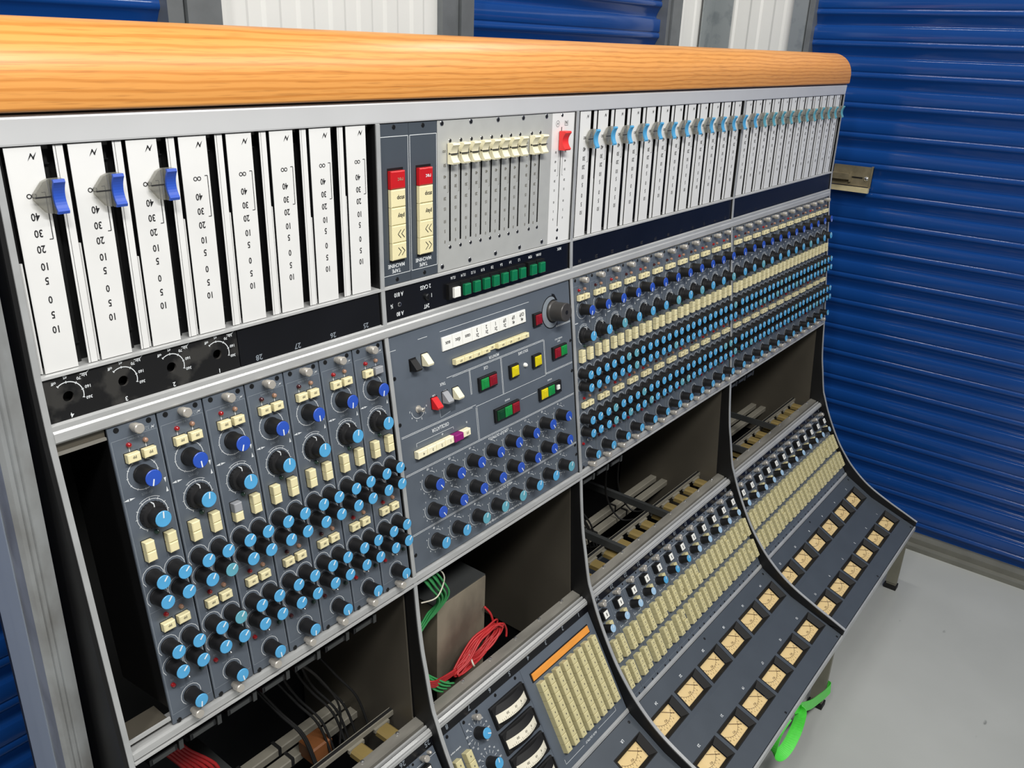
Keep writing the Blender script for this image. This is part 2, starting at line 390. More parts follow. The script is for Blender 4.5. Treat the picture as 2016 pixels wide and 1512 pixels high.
def door(name, label, wall, x0, y0, length, top):
    d = empty(name, Matrix.Translation(W3(x0, y0, -ZF+.5))); tag(d, label, kind='structure')
    me = slat_mesh(length, wall).data('slat'); nsl = int((top+ZF)/PITCH)+1
    seam = slat_mesh(length, wall)
    for k in range(nsl): ob('slat', me, d, (0, 0, (k+1)*PITCH))
    return d
d1 = door('door_1', 'blue roller door at the far left behind the console', 'A', -32, YA+.12, 25.2, 4.8)
d2 = door('door_2', 'blue roller door between two white wall sheets behind the armrest', 'A', 6.5, YA+.12, 16.6, 4.8)
d3 = door('door_3', 'large blue roller door to the right of the console', 'B', XB+.12, 4.05, 40, 4.8)
# sliding latch on the large door
lt = MB().box(-.30, -.22, -2.25, -.05, -.95, .15, 'latch_steel').box(-.34, -.22, -2.25, -2.15, -1.0, .2, 'latch_steel')
lt.box(-.46, -.22, -2.2, .12, -1.28, -1.0, 'latch_cream')
la = ob('latch', lt, d3, (-.05, -2.6, 21.9-.5))
ob('bolt', MB().box(-.62, -.30, -1.05, .15, -.62, -.30, 'latch_steel').box(-.50, -.30, -1.15, -1.05, -.75, -.2, 'latch_steel'), la)
ob('slot', MB().box(-.315, -.30, -1.75, -1.1, -.52, -.44, 'black'), la)
rv = MB().lathe(0, 0, [(.13, 0), (.12, .05), (.05, .10)], 12, 'steel_shiny'); r_ = ob('rivet', rv, la, (-.30, -1.95, -.5)); r_.rotation_euler = (0, -math.pi/2, 0)

# ================================================================== console frame
desk = empty('mixing_console', Matrix.Translation((0, 0, ZF*S)), 'large vintage mixing console standing on its rear edge, oak armrest on top', 'mixing console')
def part(name, mb, parent=desk, label=None):
    o = ob(name, mb, parent)
    if label: o['label'] = label
    return o
XL, XR = -17.15, 24.25
# oak armrest with rounded front edge and rounded ends
def armrest():
    Y0, Y1, Za, Zb, r = -.17, 2.9, .53, 1.93, .98
    def loop(ins):
        p = []
        def q(cx, cz, a0, a1, rr, n):
            for i in range(n+1):
                a = math.radians(a0+(a1-a0)*i/n); p.append((cx+rr*math.cos(a), cz+rr*math.sin(a)))
        y0, y1, za, zb = Y0+ins*.55, Y1-ins*.55, Za+ins*.15, Zb-ins
        q(y0+.06, za+.06, 270, 180, .06, 3); q(y0+r, zb-r, 180, 90, r, 12); q(y1-.3, zb-.3, 90, 0, .3, 6); q(y1-.06, za+.06, 0, -90, .06, 3)
        return p
    R_ = .42; xs = []
    for i in range(7):
        a = math.pi/2*i/6; xs.append((XL-.15+R_*(1-math.sin(a)), R_*(1-math.cos(a))))
    xs = [(XL-.15+R_*(1-math.cos(math.pi/2*i/6)), R_*(1-math.sin(math.pi/2*i/6))) for i in range(7)]
    xe = [(XR+.02-R_*(1-math.cos(math.pi/2*i/6)), R_*(1-math.sin(math.pi/2*i/6))) for i in range(6, -1, -1)]
    mid = [(XL+k*(XR-XL)/12, 0) for k in range(1, 12)]
    sec = xs+mid+xe; V = []; F = []
    for x, ins in sec: V += [(x, a, b) for a, b in loop(ins)]
    n = len(loop(0))
    for i in range(len(sec)-1):
        for k in range(n): F.append((i*n+k, i*n+(k+1) % n, (i+1)*n+(k+1) % n, (i+1)*n+k))
    mb = MB(); mb.add(V, F, 'oak', True); mb.add(V[:n], [tuple(range(n-1, -1, -1))], 'oak'); mb.add(V[-n:], [tuple(range(n))], 'oak'); return mb
part('armrest', armrest(), label='oiled oak armrest rail with rounded edge')
part('armrest_gap', MB().box(XL, XR-.15, .02, 2.0, .46, .56, 'black'))
# painted top rail
part('top_rail', MB().prism([(0.0, .02), (-.03, .02), (-.04, .05), (-.06, .43), (-.04, .485), (.2, .485), (.2, .02)], XL+.1, 24.0, 'rail_paint'), label='silver painted rail under the armrest')
# cheeks and dividers following the sweep of the desk
PRO = [(.06, .45), (.06, .03), (-.02, 0), (-.07, -3.8), (-.13, -4.7), (-.16, -5.06), (-1.07, -11.64), (-1.1, -11.9)]
SW = [(-1.1, -11.9), (-1.23, -13.05), (-1.36, -13.95), (-1.5, -14.6), (-1.74, -15.72), (-1.9, -16.15), (-2.22, -16.92), (-2.66, -17.78), (-3.15, -18.6), (-3.66, -19.27),
      (-4.15, -19.80), (-4.85, -20.38), (-5.55, -20.80), (-6.5, -21.23), (-7.3, -21.55), (-8.03, -21.85)]
PRO = PRO[:-1]+[(p.x, p.y) for p in [Vector((a[0], a[1])) for a in [(q[0], q[1]) for q in [(v.x, v.y) for v in smooth_path([(a, b, 0) for a, b in SW], 4)]]]]
YBK = 4.0
def cheek(name, x0, x1, trim_w0, trim_w1):
    poly = PRO+[(-7.9, -22.45), (-1, -22.7), (YBK, -22.7), (YBK, .45)]
    # split into convex-ish quads: front curve to back line
    mb = MB(); n = len(PRO); V = []
    for x in (x0, x1):
        for a, b in PRO: V.append((x, a, b))
        for a, b in PRO: V.append((x, YBK, b if b > -21.85 else -22.6))
    F = []
    for i in range(n-1):
        F += [(i, i+1, n+i+1, n+i), (2*n+i+1, 2*n+i, 3*n+i, 3*n+i+1), (i+1, i, 2*n+i, 2*n+i+1), (n+i, n+i+1, 3*n+i+1, 3*n+i)]
    mb.add(V, F, 'black')
    mb.prism([(-8.03, -21.85), (-7.98, -22.3), (YBK, -22.9), (YBK, -21.8)], x0, x1, 'black')
    c = part(name, mb)
    t = MB(); V = []; F = []
    for i, (a, b) in enumerate(PRO):
        p0, p1 = PRO[max(i-1, 0)], PRO[min(i+1, n-1)]; d = Vector((p1[0]-p0[0], p1[1]-p0[1])).normalized(); nn = (d.y, -d.x)
        for x, w in ((trim_w0, -.10), (trim_w0, .03), (trim_w1, .03), (trim_w1, -.10)): V.append((x, a+nn[0]*w, b+nn[1]*w))
    for i in range(n-1):
        for k in range(4): F.append((i*4+k, i*4+(k+1) % 4, i*4+4+(k+1) % 4, i*4+4+k))
    F += [(0, 1, 2, 3), ((n-1)*4+3, (n-1)*4+2, (n-1)*4+1, (n-1)*4)]
    t.add(V, F, 'trim_aluminium'); ob('edge_trim', t, c)['label'] = 'bright aluminium edge strip'
    return c
cheek('end_cheek', -16.46, -16.30, -16.38, -16.27)
cheek('end_cheek', 23.84, 24.0, 23.88, 24.0)
DIV = [(-8.34, -8.19), (-.28, -.12), (11.70, 11.86)]
for a, b in DIV: cheek('divider', a, b, a+.03, b)
# steel liners inside the open bays
for x in (-8.36, -.30, 11.68, 23.82):
    part('bay_liner', MB().prism([(-.78, -12.0), (-1.12, -16.4), (-1.6, -17.2), (-2.6, -19.3), (YBK-.1, -19.3), (YBK-.1, -12.0)], x-.06, x-.01, 'steel_dark'))
for x in (-16.28, -8.17, -.10, 11.88):
    part('bay_liner', MB().prism([(-.78, -12.0), (-1.12, -16.4), (-1.6, -17.2), (-2.6, -19.3), (YBK-.1, -19.3), (YBK-.1, -12.0)], x+.01, x+.06, 'steel_dark'))
part('back_panel', MB().box(-16.46, 24.0, YBK, YBK+.12, -22.7, .45, 'black'))
part('bottom_pan', MB().prism([(-7.97, -22.22), (-7.99, -22.34), (YBK, -22.97), (YBK, -22.87), (-7.0, -22.42)], -16.4, 23.9, 'panel_dark'))
part('front_lip', MB().prism([(-7.97, -22.10), (-8.04, -22.10), (-8.06, -22.30), (-7.97, -22.33)], -16.4, 23.86, 'trim_aluminium'))
part('backing_board', MB().prism([(.34, .02), (.29, -4.7), (.4, -4.7), (.45, .02)], -16.3, 23.84, 'black'))
part('mid_rail', MB().prism([(-.106, -4.700), (-.165, -4.73), (-.17, -4.82), (-.20, -4.86), (-.215, -5.02), (-.185, -5.06), (.3, -5.06), (.3, -4.70)], -16.27, 23.86, 'aluminium'), label='worn aluminium rail above the channel modules')
part('lower_rail', MB().prism([(-1.05, -11.645), (-1.12, -11.66), (-1.14, -11.80), (-1.10, -11.82), (-.6, -11.82), (-.6, -11.645)], -16.27, 23.86, 'aluminium'))
part('rail_lip', MB().prism([(-1.10, -11.86), (-1.15, -11.87), (-1.16, -11.91), (-1.10, -11.93), (-.7, -11.93), (-.7, -11.86)], -16.27, 23.86, 'aluminium'))
part('rail_groove', MB().box(-16.27, 23.86, -1.06, -.65, -11.88, -11.80, 'black'))
for a, b in [(-16.27, -8.34), (-8.19, -.28), (-.12, 11.70), (11.86, 23.84)]:
    part('bay_rail', MB().prism([(-1.18, -16.40), (-1.50, -16.44), (-1.52, -16.62), (-1.18, -16.60)], a, b, 'worn_aluminium'))
    part('rail_groove', MB().box(a, b, -1.80, -1.45, -16.66, -16.55, 'black'))
    part('rail_bead', MB().prism([(-1.57, -16.47), (-1.63, -16.47), (-1.64, -16.57), (-1.57, -16.57)], a, b, 'aluminium'))
    part('rail_bead', MB().prism([(-1.69, -16.50), (-1.78, -16.53), (-1.83, -16.60), (-1.84, -16.69), (-1.70, -16.69)], a, b, 'aluminium'))
    n = max(3, int((b-a)/1.3))
    sc = MB()
    for k in range(n):
        x = a+(k+.4)*(b-a)/n
        s_ = ob('rail_screw', MATS and MB().lathe(0, 0, [(.06, 0), (.055, .04), (.02, .06)], 8, 'steel_shiny'), desk, (x, -1.24, -16.41))
    part('bend_rail', MB().prism([(-3.87, -20.24), (-3.86, -20.20), (-3.93, -20.27), (-3.96, -20.34), (-3.90, -20.36)], a, b, 'trim_aluminium'))
part('slot_strip', MB().box(-16.27, -15.36, -.10, .1, -5.24, -5.07, 'steel_dark').box(-16.27, -15.36, -.16, -.08, -5.30, -5.25, 'worn_aluminium'))
part('slot_sill', MB().box(-16.27, -15.36, -.95, -.35, -11.56, -11.5, 'steel_dark').box(-16.27, -15.36, -1.02, -.97, -11.48, -11.40, 'aluminium'))
# end post of the stand and legs
ep = MB().prism_z([(-17.12, .02), (-17.05, -.05), (-16.98, -.05), (-16.96, -.02), (-16.93, -.05), (-16.88, -.05), (-16.86, -.02), (-16.83, -.05), (-16.64, -.05), (-16.62, .5), (-17.12, .5)], -26, .45, 'post_aluminium')
part('end_post', ep, label='scratched grooved aluminium end post')
part('end_plate', MB().box(-17.10, -16.62, .5, 1.80, -26, .45, 'post_side').box(-17.14, -17.10, .5, 1.05, -26, .45, 'post_side'))
for x in (23.35, 11.35, -.7, -12):
    lg = ob('leg', MB().box(-.16, .16, -.02, .50, -3.45, 0, 'leg_steel').box(-.20, -.14, -.05, .54, -3.3, 0, 'leg_steel'), desk, (x, -7.86, -22.3))
    ob('foot', MB().box(-.24, .24, -.08, .58, -3.70, -3.44, 'rubber'), lg)
for x in (23.35, 11.35, -.7, -12): part('rear_leg', MB().box(x-.3, x+.3, 2.0, 2.7, -26, -22.8, 'leg_steel'))

# ------------------------------------------------------------------ numbered black strips
def strip(x0, x1, pl, nums, label, worn=False, v0=.095, v1=.885):
    mb = MB().box(0, x1-x0, -v1, -v0, -.1, 0, 'black_worn' if worn else 'black_plate')
    for t, x, v, h, mt in nums: mb.text(t, x-x0, -v, h, EPS, mt)
    e = empty('number_strip', frame(pl, x0), label, 'label strip', 'black strips under the fader rows'); ob('plate', mb, e); return e, mb
thin = MB().prism([(-.05, -3.80), (-.10, -3.82), (-.11, -3.87), (-.05, -3.885), (.3, -3.885), (.3, -3.80)], -16.27, 23.86, 'aluminium'); part('strip_bead', thin)
LX = -16.165
# plate with four drilled filter dials
e = empty('filter_strip', frame('CD', LX-.09), 'scuffed black strip with four empty round holes and dial markings', 'label strip')
pm = MB(); Wd = 3.89; hx = [.39, 1.405, 2.383, 3.40]
xs = [0]
for h in hx: xs += [h-.115, h+.115]
xs += [Wd]
for i in range(0, len(xs), 2): pm.box(xs[i], xs[i+1], -.885, -.095, -.06, 0, 'black_worn')
n = 16
for h in hx:
    pm.box(h-.115, h+.115, -.363, -.095, -.06, 0, 'black_worn'); pm.box(h-.115, h+.115, -.885, -.593, -.06, 0, 'black_worn')
    ring = [(h+.10*math.cos(2*math.pi*i/n), -.478+.10*math.sin(2*math.pi*i/n)) for i in range(n)]
    sq = []
    for i in range(n):
        c, s_ = math.cos(2*math.pi*i/n), math.sin(2*math.pi*i/n); k = .115/max(abs(c), abs(s_)); sq.append((h+k*c, -.478+k*s_))
    V = [(a, b, 0) for a, b in ring]+[(a, b, 0) for a, b in sq]+[(a, b, -.06) for a, b in ring]
    pm.add(V, [(i, n+i, n+(i+1) % n, (i+1) % n) for i in range(n)], 'black_worn'); pm.add(V, [(i, (i+1) % n, 2*n+(i+1) % n, 2*n+i) for i in range(n)], 'knob_grey')
    pm.arc(h+.0, -.478, .27, -35, 110, .016, EPS, 'print_white')
    for t, a in (('off', -35), ('45', 0), ('70', 38), ('160', 75), ('360', 108)):
        pm.text(t, h+.37*math.sin(math.radians(a)), -.478+.36*math.cos(math.radians(a)), .055, EPS, 'print_white')
        pm.line([(h+.25*math.sin(math.radians(a)), -.478+.25*math.cos(math.radians(a))), (h+.29*math.sin(math.radians(a)), -.478+.29*math.cos(math.radians(a)))], .018, EPS, 'print_white')
    pm.text('Hz', h+.33, -.16, .06, EPS, 'print_white'); pm.line([(h+.26, -.13), (h+.38, -.13), (h+.43, -.09)], .014, EPS, 'print_white')
for t, h in zip('4321', hx): pm.text(t, h, -.83, .085, EPS, 'print_white')
ob('plate', pm, e); ob('recess', MB().box(0, Wd, -.86, -.12, -.24, -.2, 'black'), e)
strip(LX+3.82, -8.36, 'CD', [(t, LX+4.28+k*1.018, .80, .12, 'print_faint') for k, t in enumerate(('28', '27', '26', '25'))], 'glossy black strip numbered 28 to 25 left of the centre section')
strip(-.11, 11.69, 'CD', [(str(24-k), .35+k*.985, .78, .11, 'knob_grey') for k in range(12)], 'plain black strip under the fader row just right of centre')
strip(11.87, 23.83, 'CD', [(str(12-k), 12.3+k*.99, .78, .11, 'knob_grey') for k in range(12)], 'plain scratched black strip under the rightmost fader row')
for a, b, s0, n, p0, dp, lb in [(-16.26, -8.35, 25, 8, -8.55, -.99, 'numbered black strip at the lower left bay'), (-8.18, -.29, 1, 8, -.83, -.985, 'black strip numbered 8 to 1 above the dial meters'),
                         (-.11, 11.69, 13, 12, 11.2, -.982, 'black strip numbered 24 to 13 above the routing buttons'), (11.87, 23.83, 1, 12, 23.4, -.99, 'black strip numbered 12 to 1 at the console end')]:
    strip(a, b, 'NS', [(str(s0+k), p0+dp*k, .13, .15, 'print_faint') for k in range(n)], lb, v0=0.0, v1=.28)

# ------------------------------------------------------------------ channel faders
NLOGO = [(-.075, .07), (-.005, -.035), (.02, .03), (.085, -.07)]
def nlogo(mb, x, y, k, mt, z=EPS):
    mb.add([(x-.085*k, y-.075*k, z), (x-.02*k, y+.06*k, z), (x+.0*k, y+.03*k, z), (x-.07*k, y-.06*k, z)], [(0, 3, 2, 1)], mt)
    mb.line([(x-.02*k, y+.055*k), (x+.025*k, y-.05*k)], .022*k, z, mt)
    mb.add([(x+.085*k, y+.075*k, z), (x+.02*k, y-.06*k, z), (x+.0*k, y-.03*k, z), (x+.07*k, y+.06*k, z)], [(0, 3, 2, 1)], mt)
def faceplate():
    mb = MB().box(0, .572, -3.785, 0, -.012, 0, 'fader_white')
    nlogo(mb, .41, -.156, .9, 'print_black')
    for dx in (-.04, .04): mb.arc(.30+dx, -.775, .035, 0, 360, .016, EPS, 'print_black', 10)
    for t, v in (('40', 1.114), ('30', 1.387), ('20', 1.65), ('10', 1.942), ('5', 2.186), ('0', 2.513), ('5', 2.78), ('10', 3.042)):
        mb.text(t, .30, -v, .125, EPS, 'print_black', sx=.8)
    mb.line([(.46, -.73), (.52, -.73), (.52, -1.50), (.46, -1.50)], .014, EPS, 'print_black'); return mb
me_face = faceplate().data('faceplate')
me_slot = MB().box(.575, .735, -3.785, -.0, -.30, -.22, 'black').box(.575, .735, -.31, -.29, -.2, -.16, 'screw_dark').box(.575, .735, -3.42, -3.40, -.2, -.16, 'screw_dark').box(.60, .72, -.06, -.0, -.2, -.1, 'knob_grey').data('slot')
def rail_me(wd):
    return MB().box(.765, .800, -3.785, 0, -.022, -.012, 'fader_white').box(.81, wd, -3.785, 0, -.022, -.012, 'fader_white').box(.79, .83, -3.785, 0, -.06, -.04, 'black').data('side_rail')
me_rail, me_rail_s, me_rail_l = rail_me(.925), rail_me(.816), rail_me(1.02)
def cover(d): return MB().prism_y([(-.066, -.10), (-.062, -.055), (-.045, -.03), (-.028, -.03), (-.012, -.055), (-.008, -.10)], -3.78, -d, 'fader_white').box(-.065, -.005, -d, -.02, -.3, -.12, 'black').data('cover_strip')
me_cov = [cover(d) for d in (1.5, 1.65, 1.85, 2.05)]
def saddle(h, base, hump, n=12):
    prof = []
    for i in range(n+1):
        t = -1+2*i/n; prof.append((t*h, base+hump*(0.30+0.70*min(1, abs(t)**2.0*1.3))*(1 if abs(t) < .92 else .80)))
    return prof
def saddle_block(mb, x0, x1, low, high, mt):
    """block between two (y,z) profiles"""
    m_ = len(low); V = []; F = []
    for x in (x0, x1): V += [(x, y, z) for y, z in low]+[(x, y, z) for y, z in high]
    for i in range(m_-1):
        F += [(i, i+1, m_+i+1, m_+i), (2*m_+i+1, 2*m_+i, 3*m_+i, 3*m_+i+1), (m_+i, m_+i+1, 3*m_+i+1, 3*m_+i), (i+1, i, 2*m_+i, 2*m_+i+1)]
    F += [(0, m_, 3*m_, 2*m_), (m_-1, 2*m_+m_-1, 3*m_+m_-1, m_+m_-1)]
    mb.add(V, F, mt); return mb
def knob_skirt():
    mb = MB().prism_z([(-.10, .28), (-.12, -.28), (-.20, -.26), (-.36, -.05), (-.36, .05), (-.20, .24)], .03, .13, 'acrylic')
    mb.box(-.36, -.1, -.012, .012, .131, .136, 'print_black')
    top = saddle(.28, .15, .13); saddle_block(mb, -.095, .095, [(y, .03) for y, z in top], [(y, z-.045) for y, z in top], 'acrylic'); return mb
def grip(mt, w=.095, h=.28, z0=None, base=.15, hump=.13):
    top = saddle(h, base, hump); low = [(y, z-.045) for y, z in top] if z0 is None else [(y, z0) for y, z in top]
    return saddle_block(MB(), -w, w, low, top, mt)
me_skirt = knob_skirt().data('fader_knob')
me_grip = {k: grip(k).data('grip') for k in ('cap_blue', 'cap_light', 'cap_teal')}
def fader(x, label, knob, group, kv=.79, rail=None):
    e = empty('fader_strip', frame('FAD', x), label, 'fader', group)
    ob('faceplate', me_face, e); ob('slot', me_slot, e); 
    if rail != 'none': ob('side_rail', rail or me_rail, e)
    ob('cover_strip', random.choice(me_cov), e)
    if knob:
        k = ob('fader_knob', me_skirt, e, (.655, -kv, 0)); ob('grip', me_grip[knob], k)
    return e
for k in range(8):
    lb = '%s fader strip from the left, white plate %s' % (ORD[k].capitalize(), 'with royal blue knob' if k < 3 else 'with empty slot and no knob')
    fader(LX+k, lb.lower(), 'cap_blue' if k < 3 else None, 'left fader strips', rail='none' if k == 7 else None)
for k in range(12):
    fader(k*.995+.01, 'fader strip with sky blue knob, %s to the right of the red fader' % ORD[k], 'cap_light', 'fader strips just right of centre', .79+random.uniform(-.02, .02), 'none' if k == 11 else None)
for k in range(12):
    fader(12.03+k*.985, 'fader strip with dull teal knob, %s from the left in the rightmost fader row' % ORD[k], 'cap_teal' if k else 'cap_light', 'rightmost fader strips', .79+random.uniform(-.02, .02), me_rail_s if k == 11 else None)

# ------------------------------------------------------------------ centre: tape machine keys, group faders, mix fader
def screw(r=.05):
    mb = MB().lathe(0, 0, [(r*1.15, .0), (r, .012), (r*.7, .015)], 10, 'screw_dark'); mb.line([(-r*.6, 0), (r*.6, 0)], r*.25, .018, 'black'); mb.line([(0, -r*.6), (0, r*.6)], r*.25, .018, 'black'); return mb
def panel_screw(r):
    return MB().lathe(0, 0, [(r, .002), (r*.92, .006), (r*.74, .004)], 12, 'steel_shiny', False).lathe(0, 0, [(r*.74, .004), (r*.60, .012), (r*.3, .014)], 12, 'screw_dark')
me_pscrew = panel_screw(.072).data('screw'); me_pscrew_s = panel_screw(.055).data('screw')
me_screw = screw().data('screw'); me_screw_s = screw(.035).data('screw')
def key(w, h, d, mt, t=None, tmt='print_black', th=.085, glyph=None):
    mb = MB().cbox(0, w, -h, 0, -.05, d, mt, .025)
    if t: mb.text(t, w*.62, -h*.5, th, d+EPS, tmt)
    if glyph:
        s = 1 if glyph == '<' else -1
        for dx in (-.06, .06):
            mb.line([(w/2+.05+dx+s*.05, -h/2+.10), (w/2+.05+dx-s*.05, -h/2), (w/2+.05+dx+s*.05, -h/2-.10)], .018, d+EPS, 'print_black')
    return mb
for i, (x0, x1) in enumerate(((-8.185, -7.245), (-7.235, -6.262))):
    e = empty('tape_machine_module', frame('FAD', x0), ('grey tape machine key module, left one of the pair' if i == 0 else 'grey tape machine key module, right one of the pair beside the silver panel'), 'control module', 'tape machine modules')
    w = x1-x0; mb = MB().box(0, w, -3.785, 0, -.2, 0, 'panel_dark')
    mb.line([(.03, -.29), (w-.02, -.29)], .014, EPS, 'print_white'); mb.line([(.03, -.29), (.03, -3.55), (w-.02, -3.55), (w-.02, -.29)], .014, EPS, 'print_white')
    mb.text('TAPE', .45, -3.46, .09, EPS, 'print_white'); mb.text('MACHINE', .45, -3.33, .09, EPS, 'print_white')
    ob('faceplate', mb, e); ob('key_well', MB().box(.22, .74, -3.24, -1.0, 0, .004, 'black'), e)
    for (t, mt, tm, g), v in zip((('rec', 'red_button', 'print_white' if i else 'lamp_orange', None), ('stop', 'cream', 'print_black', None), ('play', 'cream', 'print_black', None), (None, 'cream', None, '<'), (None, 'cream', None, '>')), (1.06, 1.487, 1.912, 2.334, 2.757)):
        ob('key', key(.47, .415, .12, mt, t, tm, .10, g), e, (.24, -v, 0))
    for v in (.083, 3.68): ob('screw', me_screw, e, (w/2, -v, 0))
e = empty('group_fader_panel', frame('FAD', -6.254), 'brushed silver panel with ten cream faders and screws', 'fader panel')
sx = [-5.78+.4085*k for k in range(8)]+[-2.385, -1.987]
mb = MB(); edges = [-6.25]
for x in sx: edges += [x-.036, x+.036]
edges += [-1.43]
for i in range(0, len(edges), 2): mb.box(edges[i]+6.254, edges[i+1]+6.254, -3.785, 0, -.015, 0, 'silver_panel')
for x in sx:
    X = x+6.254; mb.box(X-.036, X+.036, -.53, 0, -.015, 0, 'silver_panel'); mb.box(X-.036, X+.036, -3.785, -3.03, -.015, 0, 'silver_panel')
    for t, v in (('∞', .744), ('50', 1.087), ('40', 1.37), ('30', 1.623), ('20', 1.913), ('15', 2.172), ('10', 2.493), ('5', 2.744), ('0', 3.017)):
        if t == '∞':
            for dx in (-.03, .03): mb.arc(X-.22+dx, -v, .026, 0, 360, .012, EPS, 'print_grey', 8)
        else: mb.text(t, X-.2, -v, .08, EPS, 'print_grey', sx=.8)
    mb.line([(X-.075, -1.1), (X-.075, -1.76), (X-.11, -1.76)], .010, EPS, 'print_grey')
ob('faceplate', mb, e); ob('recess', MB().box(.2, 4.6, -3.1, -.5, -.3, -.25, 'black'), e)
me_cream_grip = grip('cream_pale', .125, .255, .03, .08, .16)
me_cream_grip.box(-.126, .126, -.008, .008, .10, .178, 'print_black'); me_cream_grip.add([(-.127, .03, .07), (-.127, -.03, .07), (-.127, 0, .15)], [(0, 1, 2)], 'print_black')
me_cream_grip = me_cream_grip.data('fader_knob')
for x in sx:
    ob('fader_knob', me_cream_grip, e, (x+6.254, -.80, 0)); ob('screw', me_pscrew_s, e, (x+6.254, -3.18, 0)); ob('screw', me_pscrew_s, e, (x+6.254, -.50, 0))
for x in (-6.08, -4.99, -3.893, -2.795, -1.712):
    for v in (.075, 3.655): ob('screw', me_pscrew, e, (x+6.254, -v, 0))
e = empty('mix_fader_strip', frame('FAD', -1.42), 'narrow silver fader strip with one red knob', 'fader')
mb = MB().box(0, .455, -3.785, 0, -.015, 0, 'fader_white').box(.505, 1.10, -3.785, 0, -.015, 0, 'fader_white').box(.455, .505, -.40, 0, -.015, 0, 'fader_white').box(.455, .505, -3.785, -3.30, -.015, 0, 'fader_white')
for dx in (-.19, .19):
    for t, v in (('50', 1.10), ('40', 1.37), ('30', 1.62), ('20', 1.93), ('15', 2.2), ('10', 2.55), ('5', 2.82), ('0', 3.06)): mb.text(t, .48+dx*1.3, -v, .065, EPS, 'print_black', sx=.8)
    mb.line([(.48+dx*.55, -1.0), (.48+dx*.55, -1.78), (.48+dx*.8, -1.78)], .010, EPS, 'print_black')
mb.arc(.27, -.30, .085, 0, 360, .010, EPS, 'print_black'); nlogo(mb, .27, -.30, .55, 'print_black')
mb.line([(.62, -.22), (.62, -.36), (.78, -.36), (.78, -.22)], .012, EPS, 'print_black'); mb.text('N', .70, -.28, .09, EPS, 'print_black')
ob('faceplate', mb, e); ob('recess', MB().box(.4, .56, -3.4, -.35, -.3, -.25, 'black'), e)
ob('fader_knob', grip('fader_red', .15, .27, .03, .10, .17), e, (.48, -.77, 0)); ob('side_rail', MB().box(1.115, 1.14, -3.785, 0, -.1, .0, 'aluminium'), e)
for v in (.071, 3.41, 3.656): ob('screw', me_pscrew_s, e, (.48, -v, 0))
# black strip with the lit keys
e = empty('selector_strip', frame('CD', -8.18), 'black strip with a row of green square keys and one white key', 'control strip')
mb = MB().box(0, 7.89, -.885, -.095, -.1, 0, 'black_plate'); q = lambda x: x+8.18
for t, x, v in (('A 810', -7.689, .265), ('¼', -7.949, .521), ('A 80', -7.68, .757), ('2 CASS', -6.736, .259), ('1', -6.524, .515), ('24T', -6.727, .765)): mb.text(t, q(x), -v, .105, EPS, 'print_white', sx=.85)
bx = [-5.68]+[-5.268+.4085*k for k in range(7)]+[-2.283, -1.866]
for t, x in zip(('15,16', '13,14', '11,12', '9,10', '7,8', '5,6', '3,4', '1,2', 'PZM', 'LR.MA'), bx): mb.text(t, q(x), -.215, .075, EPS, 'print_white', sx=.85)
mb.text('MIX', q(-.80), -.205, .085, EPS, 'print_white')
ob('plate', mb, e)
me_gk = MB().box(-.195, .195, -.19, .21, 0, .11, 'black').cbox(-.125, .125, -.17, .13, .11, .21, 'green_button', .02).data('key')
for i, x in enumerate(bx):
    ob('key', me_gk if i else MB().box(-.26, .20, -.2, .21, 0, .11, 'black').cbox(-.12, .12, -.16, .11, .11, .20, 'white_plastic', .02), e, (q(x)-.03, -.55, 0))
ob('key_switch', MB().lathe(0, 0, [(.09, 0), (.09, .05), (.06, .07)], 14, 'screw_dark').box(-.012, .012, -.07, .07, .068, .08, 'black'), e, (q(-6.711), -.523, 0))
ob('jack_hole', MB().lathe(0, 0, [(.06, .003), (.055, .01), (.035, .012)], 12, 'steel_shiny', False).lathe(0, 0, [(.04, .002), (.0, .004)], 10, 'black'), e, (q(-7.681), -.518, 0))

# ------------------------------------------------------------------ knobs
def cap_mesh(r, mt, wl=.026, h=.02):
    mb = MB().lathe(0, 0, [(r, 0), (r, h*.6), (r*.93, h)], 18, mt); mb.box(-wl/2, wl/2, r*.12, r*.92, h, h+.006, 'print_white'); return mb
KN = {}
def knob(parent, kind, capm, x, v, ang, name='knob'):
    if kind not in KN:
        if kind == 'aux': b = MB().lathe(0, 0, [(.170, 0), (.168, .03), (.160, .05), (.150, .40)], 18, 'knob_black'); rc, hc = .145, .40
        elif kind == 'big': b = MB().lathe(0, 0, [(.195, 0), (.192, .03), (.182, .05), (.170, .40)], 20, 'knob_black'); rc, hc = .165, .40
        elif kind == 'dual':
            b = MB().lathe(0, 0, [(.265, 0), (.265, .05), (.245, .13), (.19, .14), (.186, .15), (.182, .17), (.170, .40)], 24, 'knob_black')
            for i in range(24):
                a = 2*math.pi*(i+.5)/24; b.box(.262*math.cos(a)-.01, .262*math.cos(a)+.01, .262*math.sin(a)-.01, .262*math.sin(a)+.01, 0, .07, 'knob_black')
            b.line([(0, .185), (0, .25)], .02, .143, 'print_white'); b.box(-.012, .012, .246, .268, .03, .13, 'print_white'); rc, hc = .165, .40
        KN[kind] = (b.data('knob'), rc, hc, {})
    me, rc, hc, caps = KN[kind]
    if capm not in caps: caps[capm] = cap_mesh(rc, capm).data('cap')
    k = ob(name, me, parent, (x, -v, 0)); ob('cap', caps[capm], k, (0, 0, hc), -ang); return k

